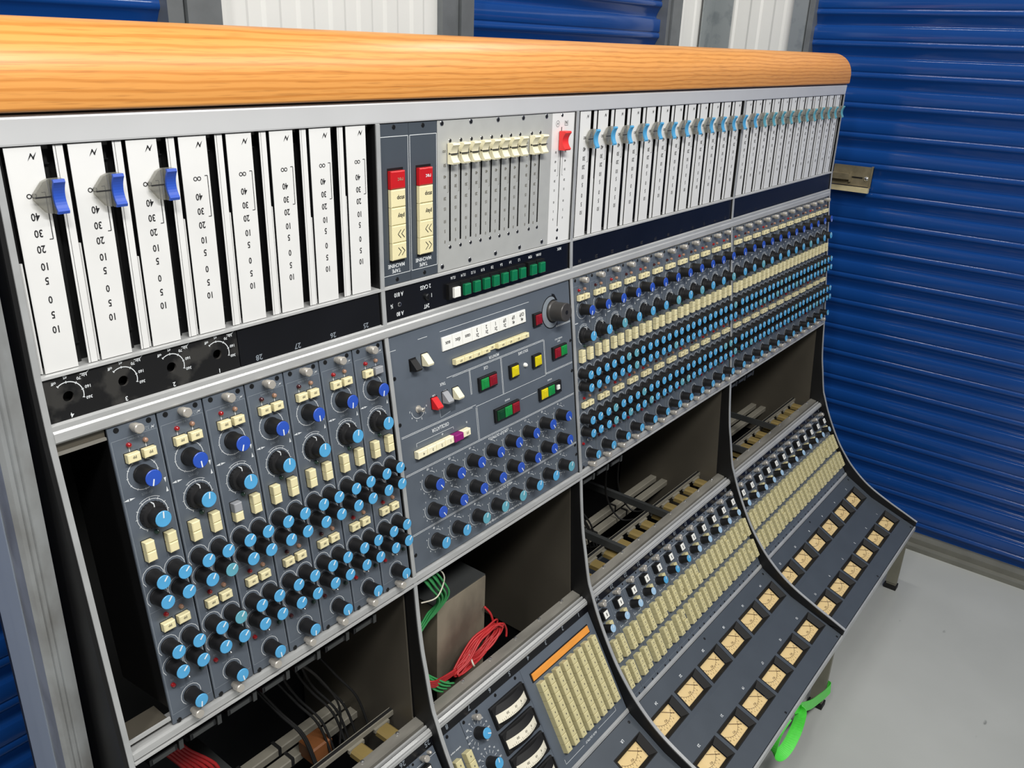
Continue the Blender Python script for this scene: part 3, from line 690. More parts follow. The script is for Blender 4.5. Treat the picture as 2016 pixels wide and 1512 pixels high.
# ------------------------------------------------------------------ channel modules
def mod_panel(wd=.965, num='3240A'):
    L = plen('EF'); mb = MB().box(0, wd, -L+.04, -.01, -.05, 0, 'panel_grey').box(.02, wd-.02, -L+.4, -.1, -2.0, -.05, 'black')
    pw, pf = 'print_white', 'print_faint'
    for v in (.31, 3.975, 6.385): mb.line([(.03, -v), (wd-.03, -v)], .011, EPS, pf)
    mb.line([(.03, -.31), (.03, -6.385)], .010, EPS, pf); mb.line([(wd-.02, -.31), (wd-.02, -6.385)], .008, EPS, pf)
    nlogo(mb, .87, -.255, .5, pw); mb.text(num, .72, -.255, .075, EPS, pf, sx=.8); mb.text('m.xdown', .5, -.37, .06, EPS, pf)
    for x in (.336, .67): mb.line([(x, -.49), (x, -.62)], .012, EPS, pw); mb.line([(x, -4.18), (x, -4.32)], .008, EPS, pf)
    mb.arc(.49, -1.11, .31, 20, 330, .012, EPS, pw, 24)
    for a in range(30, 331, 30): mb.line([(.49+.29*math.sin(math.radians(a)), -1.11+.29*math.cos(math.radians(a))), (.49+.33*math.sin(math.radians(a)), -1.11+.33*math.cos(math.radians(a)))], .012, EPS, pw)
    mb.arc(.51, -1.98, .32, -150, 150, .012, EPS, pw, 24); mb.arc(.51, -1.98, .37, -35, 35, .010, EPS, pw, 8)
    for a in range(-150, 151, 30): mb.line([(.51+.30*math.sin(math.radians(a)), -1.98+.30*math.cos(math.radians(a))), (.51+.35*math.sin(math.radians(a)), -1.98+.35*math.cos(math.radians(a)))], .012, EPS, pw)
    mb.text('direct', .5, -1.52, .07, EPS, pf)
    for x, v, r in ((.06, 1.52, 0), (.20, 1.52, 180), (.90, 1.40, 90), (.90, 1.58, -90)):
        c, s_ = math.cos(math.radians(r)), math.sin(math.radians(r)); T = [(-.05, 0), (.06, .025), (.06, -.025)]
        mb.add([(x+a*c-b*s_, -v+a*s_+b*c, EPS) for a, b in T], [(0, 1, 2)], pw)
    for y0 in (3.24, 3.685, 4.83, 5.295):
        for x in (.255, .72): mb.arc(x, -y0, .225, -130, 130, .010, EPS, pw, 10)
    for t, x, v in (('aux 8', .25, 2.96), ('aux 7', .71, 2.96), ('aux 6', .25, 3.48), ('aux 5', .71, 3.48), ('aux 4', .25, 4.57), ('aux 3', .71, 4.57), ('aux 2', .25, 5.06), ('aux 1', .71, 5.06), ('sig', .17, 5.62), ('input trim', .45, 5.90)):
        mb.text(t, x, -v, .05, EPS, pf)
    mb.arc(.50, -6.15, .225, -140, 140, .010, EPS, pw, 12)
    return mb
me_mod = mod_panel().data('faceplate'); me_mod_first = mod_panel(num='3240').data('faceplate')
me_thumb = MB().lathe(0, 0, [(.07, 0), (.07, .10), (.095, .10), (.10, .27), (.085, .29)], 14, 'thumb_steel').data('thumbscrew')
def led(mt): return MB().lathe(0, 0, [(.05, 0), (.05, .03), (.042, .06), (.02, .075)], 10, mt).data('indicator_lamp')
me_led = {k: led(k) for k in ('lamp_red', 'lamp_dull', 'lamp_orange', 'lamp_green')}
def btn(w, h, d, mt, tmt=None, t=None):
    mb = MB().box(-w/2-.015, w/2+.015, -h/2-.015, h/2+.015, 0, .004, 'black').cbox(-w/2, w/2, -h/2, h/2, .0, d, mt, .018)
    if t: mb.text(t, 0, 0, .055, d+EPS, 'print_grey')
    return mb.data('push_button')
me_b = {'cream': btn(.255, .175, .14, 'cream', None, 'pp'), 'grey': btn(.255, .175, .14, 'button_grey'), 'white': btn(.26, .12, .06, 'white_plastic'), 'tall': btn(.19, .205, .17, 'cream'), 'tallgrey': btn(.19, .205, .17, 'button_grey')}
me_tog = MB().lathe(0, 0, [(.06, 0), (.06, .02), (.02, .03), (.024, .16), (.012, .17)], 10, 'steel_shiny').data('toggle_switch')
def channel(x, label, group, red=True, b2='cream', colA='tall', topred=True, seed=0):
    rnd = random.Random(seed)
    e = empty('channel_module', frame('EF', x), label, 'channel module', group)
    ob('faceplate', me_mod if seed else me_mod_first, e)
    ob('thumbscrew', me_thumb, e, (.49, -.13, 0)); ob('thumbscrew', me_thumb, e, (.47, -6.53, 0))
    for p in ((.17, .112), (.82, .113), (.14, 6.575)): ob('screw', me_screw, e, (p[0], -p[1], 0))
    lr = 'lamp_red' if red else 'lamp_dull'
    for mt, px, v in ((lr if topred else 'lamp_dull', .336, .455), ('lamp_orange', .67, .46), ('lamp_green', .51, 2.355), (lr, .337, 4.135), ('lamp_orange', .673, 4.13), ('lamp_green', .829, 5.70), (lr, .167, 5.718)):
        ob('indicator_lamp', me_led[mt], e, (px, -v, 0))
    ob('push_button', me_b['cream'], e, (.345, -.70, 0)); ob('push_button', me_b[b2], e, (.675, -.70, 0))
    for px, kind in ((.265, colA), (.735, 'tall')):
        ob('push_button', me_b[kind], e, (px, -2.535, 0)); ob('push_button', me_b['tall'], e, (px, -2.75, 0))
    for px in (.315, .655): ob('push_button', me_b['cream'], e, (px, -4.36, 0))
    knob(e, 'big', 'cap_blue', .49, 1.11, 180+rnd.uniform(-6, 22), 'level_knob')
    knob(e, 'dual', 'cap_teal' if rnd.random() < (.22 if seed > 9 else .02) else 'cap_light', .51, 1.98, rnd.uniform(2, 14), 'pan_knob')
    for v in (3.24, 3.685, 4.83, 5.295):
        for px in (.255, .72): knob(e, 'aux', 'cap_teal' if rnd.random() < (.15 if seed > 9 else .04) else 'cap_light', px, v, 45+rnd.uniform(-10, 6), 'aux_knob')
    knob(e, 'aux', 'cap_light', .50, 6.15, 180+rnd.uniform(-8, 14), 'trim_knob'); ob('toggle_switch', me_tog, e, (.47, -5.66, 0))
    return e
MX = -15.336
for k in range(7):
    channel(MX+k, 'grey channel module, %s from the left, in the bay left of the centre panel' % ORD[k], 'channel modules left of centre',
            b2='grey' if k == 6 else 'cream', colA='tallgrey' if k == 2 else 'tall', red=k not in (3, 4), seed=k)
for k in range(12):
    channel(-.095+k*.983, 'grey channel module, %s to the right of the centre panel' % ORD[k], 'channel modules right of centre', red=k not in (1, 5, 6, 8), b2='cream', topred=k not in (3,), seed=20+k)
for k in range(12):
    channel(11.88+k*.994, 'grey channel module, %s from the left in the bay at the far right end' % ORD[k], 'channel modules at the far right', red=k % 3 == 0, seed=40+k)

# ------------------------------------------------------------------ centre monitor panel
e = empty('monitor_panel', frame('EF', -8.18), 'wide blue grey centre panel with rows of blue and light blue knobs', 'control panel')
q = lambda x: x+8.18; L = plen('EF')
mb = MB().box(0, 7.89, -L+.04, -.01, -.08, 0, 'panel_grey'); pw = 'print_white'
for a, b, v in ((-6.32, -2.41, .29), (-7.15, -6.8, .30), (-8.15, -7.95, .38)): mb.line([(q(a), -v), (q(b), -v)], .012, EPS, pw)
for a, b, v in ((-6.23, -1.79, 1.60), (-6.0, -1.79, 1.635), (-8.1, -.32, 3.775), (-8.1, -.32, 3.81), (-8.1, -.32, 5.505), (-8.1, -.32, 5.54), (-5.15, -1.79, 2.755), (-8.1, -5.15, 2.70), (-8.1, -5.3, 2.735), (-1.1, -.32, 1.33), (-1.1, -.32, 1.36), (-1.78, -.32, 2.70), (-1.78, -.32, 2.735), (-3.1, -2.3, 3.16)): mb.line([(q(a), -v), (q(b), -v)], .012, EPS, pw)
for x, a, b in ((-5.31, 1.64, 2.35), (-5.27, 1.64, 2.35), (-3.92, 1.64, 2.74), (-3.88, 1.64, 2.74), (-1.80, 1.62, 2.74), (-1.76, 1.62, 2.74), (-5.16, 2.78, 3.76), (-5.11, 2.78, 3.76)): mb.line([(q(x), -a), (q(x), -b)], .012, EPS, pw)
for t, x, v, h in (('MONITOR', -4.2, 1.51, .085), ('CUE', -4.59, 1.75, .085), ('SOLO SAFE', -2.84, 1.735, .085), ('OSCILLATOR', -6.65, 2.88, .10), ('GROUP OUTPUTS', -4.26, 3.90, .09), ('AUX OUTPUTS', -4.22, 5.62, .09), ('The Rupert Neve & Company Ltd Cambridge England', -4.3, 6.47, .07),
                   ('TALK', -6.4, 1.72, .08), ('NORMAL SOLO', -1.0, 1.76, .05), ('RESET', -1.0, 1.84, .05), ('IN BAND', -1.6, 2.96, .05), ('IN BAND', -3.75, 2.98, .05), ('ON', -6.78, 1.94, .06), ('DIM', -6.34, 1.94, .06), ('1k', -5.6, 3.08, .06), ('dB', -6.6, 3.1, .05)):
    mb.text(t, q(x), -v, h, EPS, pw, sx=.8)
mb.line([(q(-7.6), -3.13), (q(-7.6), -3.03), (q(-6.15), -3.03), (q(-6.15), -3.1)], .010, EPS, pw)
for r, (v, nums) in enumerate(((4.24, [16, 15, 14, 13, 12, 11, 10, 9]), (5.05, [8, 7, 6, 5, 4, 3, 2, 1]), (5.98, [8, 7, 6, 5, 4, 3, 2, 1]))):
    for k in range(8):
        x = q(-7.27+.865*k); mb.arc(x, -v, .30, -190, -60, .012, EPS, pw, 12); mb.arc(x, -v, .29, 10, 50, .012, EPS, pw, 5)
        mb.text(str(nums[k]), x-.02, -v+.36, .065, EPS, pw)
        for i, a in enumerate(range(-200, 60, 32)): mb.text(str(10-i if i < 10 else 0), x+.36*math.sin(math.radians(a)), -v+.36*math.cos(math.radians(a)), .042, EPS, pw)
x = q(-7.40); mb.arc(x, -2.12, .25, 95, 265, .012, EPS, pw, 12)
for i, a in enumerate(range(90, 275, 36)): mb.text(str(i), x+.31*math.sin(math.radians(a)), -2.12+.31*math.cos(math.radians(a)), .05, EPS, pw)
mb.add([(q(-6.62), -2.36, EPS), (q(-5.95), -2.33, EPS), (q(-6.0), -2.58, EPS), (q(-6.58), -2.60, EPS)], [(0, 3, 2, 1)], 'panel_dark'); mb.line([(q(-6.62), -2.36), (q(-6.6), -2.62), (q(-6.2), -2.56)], .025, EPS*1.5, 'print_faint')
ob('faceplate', mb, e)
# white legend keys and the cream key row beneath
names = ['aux', 'disc', 'cass', '2t|3', '2t|2', '2t|1', '2t|I/P', '4t|I/P', '4t|O/P']; wk = (6.30-2.645)/9
for k, nme in enumerate(names):
    b = MB().cbox(.006, wk-.006, -.38, 0, 0, .05, 'white_plastic', .012); ls = nme.split('|')
    for i, t in enumerate(ls): b.text(t, wk*.5, -.19-(.075*(1 if i == 0 else -1) if len(ls) > 1 else 0), .105, .05+EPS, 'print_black', sx=.9)
    ob('legend_key', b, e, (q(-6.30)+k*wk, -.46, 0))
for k in range(9):
    low = k == 4
    b = MB().box(-.005, .365, -.16, .01, 0, .004, 'black').cbox(.004, .356, -.15, 0, 0, .05 if low else .16, 'cream', .018).text('b%d' % (9-k), .2, -.075, .06, (.05 if low else .16)+EPS, 'print_grey')
    ob('push_button', b, e, (q(-5.95)+k*.365, -1.15+.0, 0))
def lens_box(n, mts, w=.36, h=.40):
    mb = MB().cbox(0, n*w+.06, -h, 0, 0, .10, 'black', .015)
    for i, mt in enumerate(mts):
        if mt: mb.cbox(.05+i*w, .01+(i+1)*w, -h+.045, -.045, .09, .15, mt, .03)
        if mt: mb.cbox(.12+i*w, -.06+(i+1)*w, -h+.10, -.10, .14, .165, mt, .01)
    return mb
for nm, x, v, mts, w in (('red', -2.29, .69, ['lens_red'], .33), ('cue', -5.0, 1.955, ['lens_green', 'lens_red'], .36), ('solo', -3.60, 1.97, ['lens_yellow'], .35), ('solo', -2.46, 1.95, ['lens_yellow'], .35), ('reset', -1.42, 1.96, ['lens_red', 'lens_green'], .34), ('band', -2.24, 3.08, ['lens_yellow', 'lens_green', None], .36), ('band', -4.42, 3.08, ['lens_dkgreen', 'lens_green', 'lens_red'], .36)):
    o = ob('lit_key', lens_box(len(mts), mts, w), e, (q(x), -v, 0))
    if None in mts: ob('lamp_stub', MB().cbox(.86, .98, -.26, -.12, .10, .16, 'white_plastic', .01), o)
ob('indicator_lamp', MB().lathe(0, 0, [(.07, 0), (.065, .05), (.04, .09), (.015, .10)], 12, 'white_plastic'), e, (q(-2.80), -2.15, 0))
def rocker(mt, tip):
    mb = MB().box(-.13, .13, -.17, .17, 0, .006, 'black').prism([(.15, 0), (.13, .05), (-.10, .24), (-.15, .22), (-.16, 0)], -.105, .105, mt); mb.add([(-.07, -.155, .10), (.07, -.155, .10), (.07, -.152, .19), (-.07, -.152, .19)], [(0, 1, 2, 3)], tip); return mb
for x, v, a, b in ((-7.42, .90, 'black', 'knob_grey'), (-6.98, .87, 'cream_pale', 'resin'), (-6.79, 2.13, 'red_plastic', 'white_plastic'), (-6.36, 2.09, 'button_grey', 'black'), (-5.94, 2.10, 'cream_pale', 'lens_green')): ob('rocker_switch', rocker(a, b), e, (q(x), -v, 0))
cells = [('4', 'cream_pale'), ('3', 'cream_pale'), ('2', 'cream_pale'), ('1', 'cream_pale'), ('', 'purple'), ('10', 'cream_pale')]
for k, (t, mt) in enumerate(cells):
    d = .22 if mt == 'purple' else .17
    b = MB().box(-.006, .352, -.21, .01, 0, .004, 'black').cbox(.004, .345, -.20, 0, 0, d, mt, .02)
    if t: b.text(t, .2, -.1, .075, d+EPS, 'print_grey')
    ob('push_button', b, e, (q(-7.72)+k*.35, -3.21, 0))
for k in range(8):
    knob(e, 'big', 'cap_blue', q(-7.27+.865*k), 4.24, 148+random.uniform(-5, 5), 'level_knob'); knob(e, 'big', 'cap_blue', q(-7.27+.865*k), 5.05, 148+random.uniform(-6, 6), 'level_knob')
    knob(e, 'big', 'cap_teal' if k in (2, 3, 4, 7) else 'cap_light', q(-7.27+.865*k), 5.98, 22+random.uniform(-5, 5), 'level_knob')
ob('trim_pot', MB().lathe(0, 0, [(.10, 0), (.10, .02), (.06, .02), (.06, .20), (.05, .21)], 14, 'thumb_steel').box(-.045, .045, -.008, .008, .209, .215, 'black'), e, (q(-7.40), -2.12, 0))
bk = ob('volume_knob', MB().lathe(0, 0, [(.34, 0), (.33, .05), (.30, .08), (.29, .50), (.27, .52)], 28, 'knob_grey').lathe(0, 0, [(.07, .522), (.065, .523)], 12, 'black'), e, (q(-1.20), -.83, 0))
sk = MB(); n = 20
for i in range(n):
    a0, a1 = math.radians(150+230*i/n), math.radians(150+230*(i+1)/n); r0 = .34
    w0 = .22*math.sin(math.pi*i/n)**.6+.02; w1 = .22*math.sin(math.pi*(i+1)/n)**.6+.02
    for rr0, rr1, mt, z in ((r0, r0+w0+.03, 'black', EPS), (r0+.03, r0+w0-.0, 'print_faint', EPS*2)):
        k1 = rr1-r0; k2 = k1*w1/w0
        sk.add([(rr0*math.sin(a0), rr0*math.cos(a0), z), ((r0+k1)*math.sin(a0), (r0+k1)*math.cos(a0), z), ((r0+k2)*math.sin(a1), (r0+k2)*math.cos(a1), z), (rr0*math.sin(a1), rr0*math.cos(a1), z)], [(0, 1, 2, 3)], mt)
sk.add([(-.05, .35, EPS), (.25, .30, EPS), (.10, .52, EPS), (-.03, .56, EPS)], [(0, 1, 2, 3)], 'black')
ob('dial_scale', sk, bk)
for x, v in ((-8.10, 1.10), (-8.10, 2.35), (-8.11, 3.55), (-8.08, 6.10), (-.36, 1.98), (-.36, 3.0), (-.36, 5.95), (-.40, 5.6)): ob('screw', me_screw, e, (q(x), -v, 0))

# ------------------------------------------------------------------ routing modules
def routing_panel(wd=.968):
    L = plen('RT'); mb = MB().box(0, wd, -L+.02, 0, -.05, 0, 'panel_grey'); pw, pf = 'print_white', 'print_faint'
    mb.line([(.01, -.22), (wd, -.22)], .010, EPS, pw); mb.line([(.01, -3.64), (wd, -3.64)], .010, EPS, pf); mb.line([(.014, -.22), (.014, -3.64)], .010, EPS, pf)
    mb.line([(.12, -1.22), (.12, -1.32), (.30, -1.32)], .012, EPS, pw); mb.line([(.42, -1.32), (.60, -1.32), (.60, -1.22)], .012, EPS, pw)
    for a in range(-120, 121, 30): mb.line([(.27+.23*math.sin(math.radians(a)), -.93+.23*math.cos(math.radians(a))), (.27+.28*math.sin(math.radians(a)), -.93+.28*math.cos(math.radians(a)))], .010, EPS, pw)
    return mb
me_rt = routing_panel().data('faceplate')
me_sq = MB().cbox(-.17, .17, -.17, .17, 0, .24, 'black', .02).cbox(-.13, .13, -.13, .13, .235, .26, 'white_plastic', .01).box(-.022, .022, -.06, .06, .26, .263, 'knob_grey').data('square_key')
me_rb = MB().cbox(-.125, .125, -.098, .098, 0, .24, 'cream_old', .02).box(-.02, .02, -.02, .02, .24, .243, 'print_grey').data('push_button')
me_sb = MB().cbox(-.11, .11, -.085, .085, 0, .20, 'cream_old', .02).data('push_button')
me_lampclear = MB().lathe(0, 0, [(.06, 0), (.06, .08), (.045, .13), (.02, .15)], 10, 'thumb_steel').data('indicator_lamp')
me_board = MB().prism_y([(-.30, -.22), (-.30, -.06), (-.22, .0), (.10, .0), (.16, -.05), (.16, -.22)], -.42, .40, 'board_tan').box(-.34, .22, .36, .44, -.10, .03, 'bar_white').data('circuit_board')
def routing(x, label, group, cap='cap_pale', k=0):
    e = empty('routing_module', frame('RT', x), label, 'routing module', group); ob('faceplate', me_rt, e)
    ob('thumbscrew', me_thumb, e, (.46, -.085, 0)); ob('indicator_lamp', me_lampclear, e, (.74, -.08, 0))
    for p in ((.13, .06), (.10, 3.74), (.70, 3.74)): ob('screw', me_screw_s, e, (p[0], -p[1], 0))
    ob('square_key', me_sq, e, (.37, -.44, 0)); ob('push_button', me_sb, e, (.52, -.86, 0))
    knob(e, 'aux', cap, .25, .93, 30, 'level_knob')
    for px in (.285, .735):
        for v0 in (1.42, 2.47):
            for r in range(4):
                o = ob('push_button', me_rb, e, (px, -v0-.103-r*.205, 0))
                if random.random() < .03: o.location.z = -.06*S
    return e
for k in range(12): routing(-.06+k*.981, 'grey routing module, %s to the right of the matrix panel divider' % ORD[k], 'routing modules numbered 24 to 13', 'cap_light' if 3 < k < 7 else 'cap_pale', k)
for k in range(12): routing(11.89+k*.993, 'grey routing module, %s from the left in the far right block' % ORD[k], 'routing modules at the far right', 'cap_pale', k)
for k in range(2): routing(-10.34+k*.985, ('grey routing module beside the divider under the number 25' if k else 'grey routing module at the bottom edge, second left of the divider'), 'routing modules at lower left')
# numbers 25.. strip exists; boards of the routing modules seen through the open bays
for a, n, p in ((-10.34, 2, .985), (-.06, 12, .981), (11.89, 12, .993)):
    for k in range(n): ob('circuit_board', me_board, desk, (a+.48+k*p, -.78, -16.80+.02*(k % 2)))
for a, b in ((-16.2, -8.4), (-.1, 11.66), (11.9, 23.8)):
    part('connector_strip', MB().box(a, b, -.34, -.16, -16.78, -16.62, 'bar_white').box(a, b, -.30, -.20, -16.62, -16.60, 'cable_black'))
    for y in (1.45, 2.05): part('cable_tray', MB().cbox(a, b, y-.17, y+.17, -17.9, -17.65, 'bar_white', .03))
    x = a+.3
    while x < min(b, a+(6.2 if a < -10 else 2.8)):
        cn = part('edge_connector', MB().box(x, x+.62, -.95, -.72, -12.38, -12.22, 'screw_dark').box(x+.06, x+.56, -.97, -.95, -12.35, -12.25, 'strut_grey').box(x+.66, x+.76, -.97, -.70, -12.42, -12.18, 'strut_grey')); x += .93
for x in (-13.0, 3.4, 6.95, 15.1, 18.8): part('bay_strut', MB().box(x-.20, x+.20, -1.15, 3.0, -16.62, -16.46, 'strut_grey').box(x-.20, x-.13, -1.15, 3.0, -16.46, -16.32, 'strut_grey'))
part('terminal_block', MB().cbox(-10.6, -9.9, .7, 1.35, -17.75, -17.2, 'resin', .05))

# ------------------------------------------------------------------ centre lower panels
e = empty('matrix_panel', frame('RT', -4.30), 'grey panel with a square matrix of cream buttons under an orange strip', 'control panel')
q = lambda x: x+4.30; mb = MB().box(0, 4.0, -plen('RT')+.02, 0, -.05, 0, 'panel_grey')
mb.line([(q(-3.95), -3.40), (q(-3.95), -3.56), (q(-2.9), -3.56)], .012, EPS, 'print_white'); mb.line([(q(-2.0), -3.52), (q(-.85), -3.52), (q(-.85), -3.38)], .012, EPS, 'print_white'); mb.text('AUX OUTPUT', q(-2.45), -3.54, .075, EPS, 'print_white')
ob('faceplate', mb, e); ob('legend_strip', MB().box(q(-3.98), q(-.60), -.64, -.32, 0, .02, 'black').cbox(q(-3.93), q(-.64), -.595, -.36, .0, .06, 'orange_strip', .01), e)['label'] = 'orange paper legend strip'
me_mx = MB().cbox(-.125, .125, -.15, .15, 0, .23, 'cream_old', .02).box(-.02, .02, -.025, .025, .23, .233, 'print_grey').data('push_button')
for c in range(8):
    for r in range(8): ob('push_button', me_mx, e, (q(-3.75+c*.432), -.88-r*.312, 0))
e = empty('meter_module', frame('RT', -7.21), 'grey panel with three curved edgewise meters and two light blue rotary knobs', 'control panel')
q = lambda x: x+7.21; mb = MB().box(0, 2.90, -plen('RT')+.02, 0, -.05, 0, 'panel_grey')
for v in (.66, 1.64):
    for i, a in enumerate(range(-150, 151, 25)):
        mb.line([(q(-6.74)+.27*math.sin(math.radians(a)), -v+.27*math.cos(math.radians(a))), (q(-6.74)+.36*math.sin(math.radians(a)), -v+.36*math.cos(math.radians(a)))], .012, EPS, 'print_white')
        mb.text(('25', '50', '100', '200', '500', '1k', '2k', '3k', '5k', '7k', '10k', '12k', '15k')[i], q(-6.74)+.45*math.sin(math.radians(a)), -v+.44*math.cos(math.radians(a)), .05, EPS, 'print_white')
ob('faceplate', mb, e); knob(e, 'big', 'cap_light', q(-6.74), .66, 120, 'selector_knob'); knob(e, 'big', 'cap_light', q(-6.74), 1.64, 10, 'selector_knob'); knob(e, 'big', 'cap_light', q(-6.74), 2.62, 10, 'selector_knob')
ob('thumbscrew', me_thumb, e, (q(-6.685), -.17, 0))
for x in (-7.09, -6.5, -5.6, -4.6): ob('screw', me_screw, e, (q(x), -.10, 0))
def edge_meter():
    mb = MB().cbox(0, 1.60, -.72, 0, 0, .12, 'bezel_black', .03); n = 14
    def z(x): return .10+.24*math.sin(math.pi*min(1, max(0, (x-.06)/1.48)))**.8
    xs = [.06+1.48*i/n for i in range(n+1)]
    for v0, v1, mt in ((.05, .27, 'bezel_black'), (.27, .55, 'meter_white'), (.55, .67, 'bezel_black')):
        V = [(x, -v0, z(x)-(.10 if v0 < .06 else 0)) for x in xs]+[(x, -v1, z(x)-(.08 if v1 > .6 else 0)) for x in xs]
        mb.add(V, [(n+1+i, n+2+i, i+1, i) for i in range(n)], mt, True)
    for i in range(2, 22):
        x = .10+1.40*i/23; mb.box(x, x+.010, -.54, -.48 if i % 4 else -.44, z(x), z(x)+EPS, 'print_grey')
    for t, x in (('20', .45), ('10', .8), ('0', 1.1)):
        tv = MB().text(t, 0, 0, .07, 0, 'print_grey'); mb.add([(a+x, b-.38, z(a+x)+EPS*2) for a, b, c in tv.v], tv.f, 'print_grey')
    for x in (.02, 1.58): mb.box(x-.02, x+.02, -.66, -.06, .1, .16, 'bezel_black')
    return mb
me_em = edge_meter().data('edgewise_meter')
for k in range(4): ob('edgewise_meter', me_em, e, (q(-6.07), -.29-.86*k, 0))
e = empty('talkback_panel', frame('RT', -8.18), 'narrow grey panel with two stacks of cream buttons beside the divider', 'control panel')
mb = MB().box(0, .95, -plen('RT')+.02, 0, -.05, 0, 'panel_grey').text('speaker output', .45, -.62, .05, EPS, 'print_white'); ob('faceplate', mb, e)
for px in (.26, .71):
    for r in range(4): ob('push_button', me_mx, e, (px, -.95-r*.31, 0))
ob('screw', me_screw, e, (.35, -.1, 0))

# ------------------------------------------------------------------ VU meters
def meter_panel(x0, x1, cols, label):
    e = empty('meter_bridge', frame('M1', x0), label, 'meter panel'); q = lambda x: x-x0
    up = frame('M1', x0).inverted()
    for pl, va, vb, nums, off in (('M1', .715, 1.63, cols[0], 0), ('M2', .945, 1.87, cols[1], .06)):
        L = plen(pl)+(.02 if pl == 'M1' else -.03); mb = MB().box(0, x1-x0, -va, -.05 if pl == 'M1' else 0, -.06, 0, 'panel_dark').box(0, x1-x0, -L, -vb, -.06, 0, 'panel_dark')
        xs = sorted(c+off for c, t, lb in nums); last = 0
        for c in xs: mb.box(last, q(c)-.87, -vb, -va, -.06, 0, 'panel_dark'); last = q(c)+.87
        mb.box(last, x1-x0, -vb, -va, -.06, 0, 'panel_dark')
        for c, t, lb in nums: mb.text(t, q(c+off)-.03, -va+.2, .10, EPS, 'print_white')
        p = ob('faceplate', mb, e); p.matrix_local = up @ frame(pl, x0)
        for x, v in ((.2, .25 if pl == 'M1' else L-.10), ((x1-x0)/2-.4, .25 if pl == 'M1' else L-.10), (x1-x0-.3, .25 if pl == 'M1' else L-.10)):
            s_ = ob('screw', me_screw, p, (x, -v, 0))
        for c, t, lb in nums: vu(pl, c+off, (va+vb)/2, lb)
def vu_parts():
    hw, hh = .865, .455; a, b = .63, .315
    bz = MB(); z0, z1 = 0.012, -.17
    P = [(-hw, -hh, z0), (hw, -hh, z0), (hw, hh, z0), (-hw, hh, z0), (-a, -b, z1), (a, -b, z1), (a, b, z1), (-a, b, z1), (-hw+.03, -hh+.03, z0), (hw-.03, -hh+.03, z0), (hw-.03, hh-.03, z0), (-hw+.03, hh-.03, z0)]
    bz.add(P, [(0, 1, 9, 8), (1, 2, 10, 9), (2, 3, 11, 10), (3, 0, 8, 11), (8, 9, 5, 4), (9, 10, 6, 5), (10, 11, 7, 6), (11, 8, 4, 7)], 'bezel_black')
    bz.add([(-hw, -hh, -.33), (hw, -hh, -.33), (hw, hh, -.33), (-hw, hh, -.33)]+P[:4], [(0, 4, 7, 3), (1, 2, 6, 5), (0, 1, 5, 4), (2, 3, 7, 6), (3, 2, 1, 0)], 'bezel_black')
    dl = MB().box(-a-.03, a+.03, -b-.03, b+.03, -.30, -.26, 'meter_face'); z = -.26+EPS
    cx, cy = 0, .62                                     # needle pivot lies above the window: the meter hangs upside down
    dl.arc(cx, cy, .72, 132, 228, .014, z, 'needle', 20)
    for i in range(11):
        an = math.radians(134+9.2*i); dl.line([(cx+.72*math.sin(an), cy+.72*math.cos(an)), (cx+.79*math.sin(an), cy+.79*math.cos(an))], .014, z, 'needle')
    for t, an in (('20', 226), ('10', 214), ('7', 203), ('5', 193), ('3', 181), ('1', 166), ('0', 155), ('3', 140)): dl.text(t, cx+.86*math.sin(math.radians(an)), cy+.86*math.cos(math.radians(an)), .06, z, 'needle')
    dl.text('VU', .0, -.02, .09, z, 'needle')
    nd = MB().line([(.10, .30), (.57, -.06)], .02, -.235, 'needle')
    gl = MB().add([(-a, -b, -.172), (a, -b, -.172), (a, b, -.172), (-a, b, -.172)], [(0, 1, 2, 3)], 'glass')
    return bz.data('bezel'), dl.data('dial'), nd.data('needle'), gl.data('pane')
VU = vu_parts()
def vu(pl, x, v, label):
    e = empty('vu_meter', frame(pl, x, v), label, 'meter', 'VU meters along the lower panels')
    ob('bezel', VU[0], e); d = ob('dial', VU[1], e); ob('needle', VU[2], d); ob('pane', VU[3], e)
up_ = [(10.62-1.92*k, str(14+2*k), 'cream VU meter, %s from the left, upper row of the nearer meter panel' % ORD[5-k]) for k in range(6)]
lo_ = [(10.62-1.92*k, str(13+2*k), 'cream VU meter, %s from the left, lower row of the nearer meter panel' % ORD[5-k]) for k in range(6)]
meter_panel(-.11, 11.69, (up_, lo_), 'grey meter panel with numbered meters 13 to 24')
cnt = ['nearest to the right end', 'second from the right end', 'third from the right end', 'fourth from the right end', 'fifth from the right end', 'sixth from the right end']
up_ = [(22.57-1.92*k, str(2+2*k), 'cream VU meter, %s from the left, upper row of the far meter panel' % ORD[5-k]) for k in range(6)]
lo_ = [(22.57-1.92*k, str(1+2*k), 'cream VU meter, %s from the left, lower row of the far meter panel' % ORD[5-k]) for k in range(6)]
meter_panel(11.87, 23.83, (up_, lo_), 'grey meter panel at the far right end of the console')
meter_panel(-8.18, -.29, ([(-1.38, 'LR', 'cream faced VU meter marked LR on the lower centre panel')], []), 'grey lower centre meter panel marked LR')

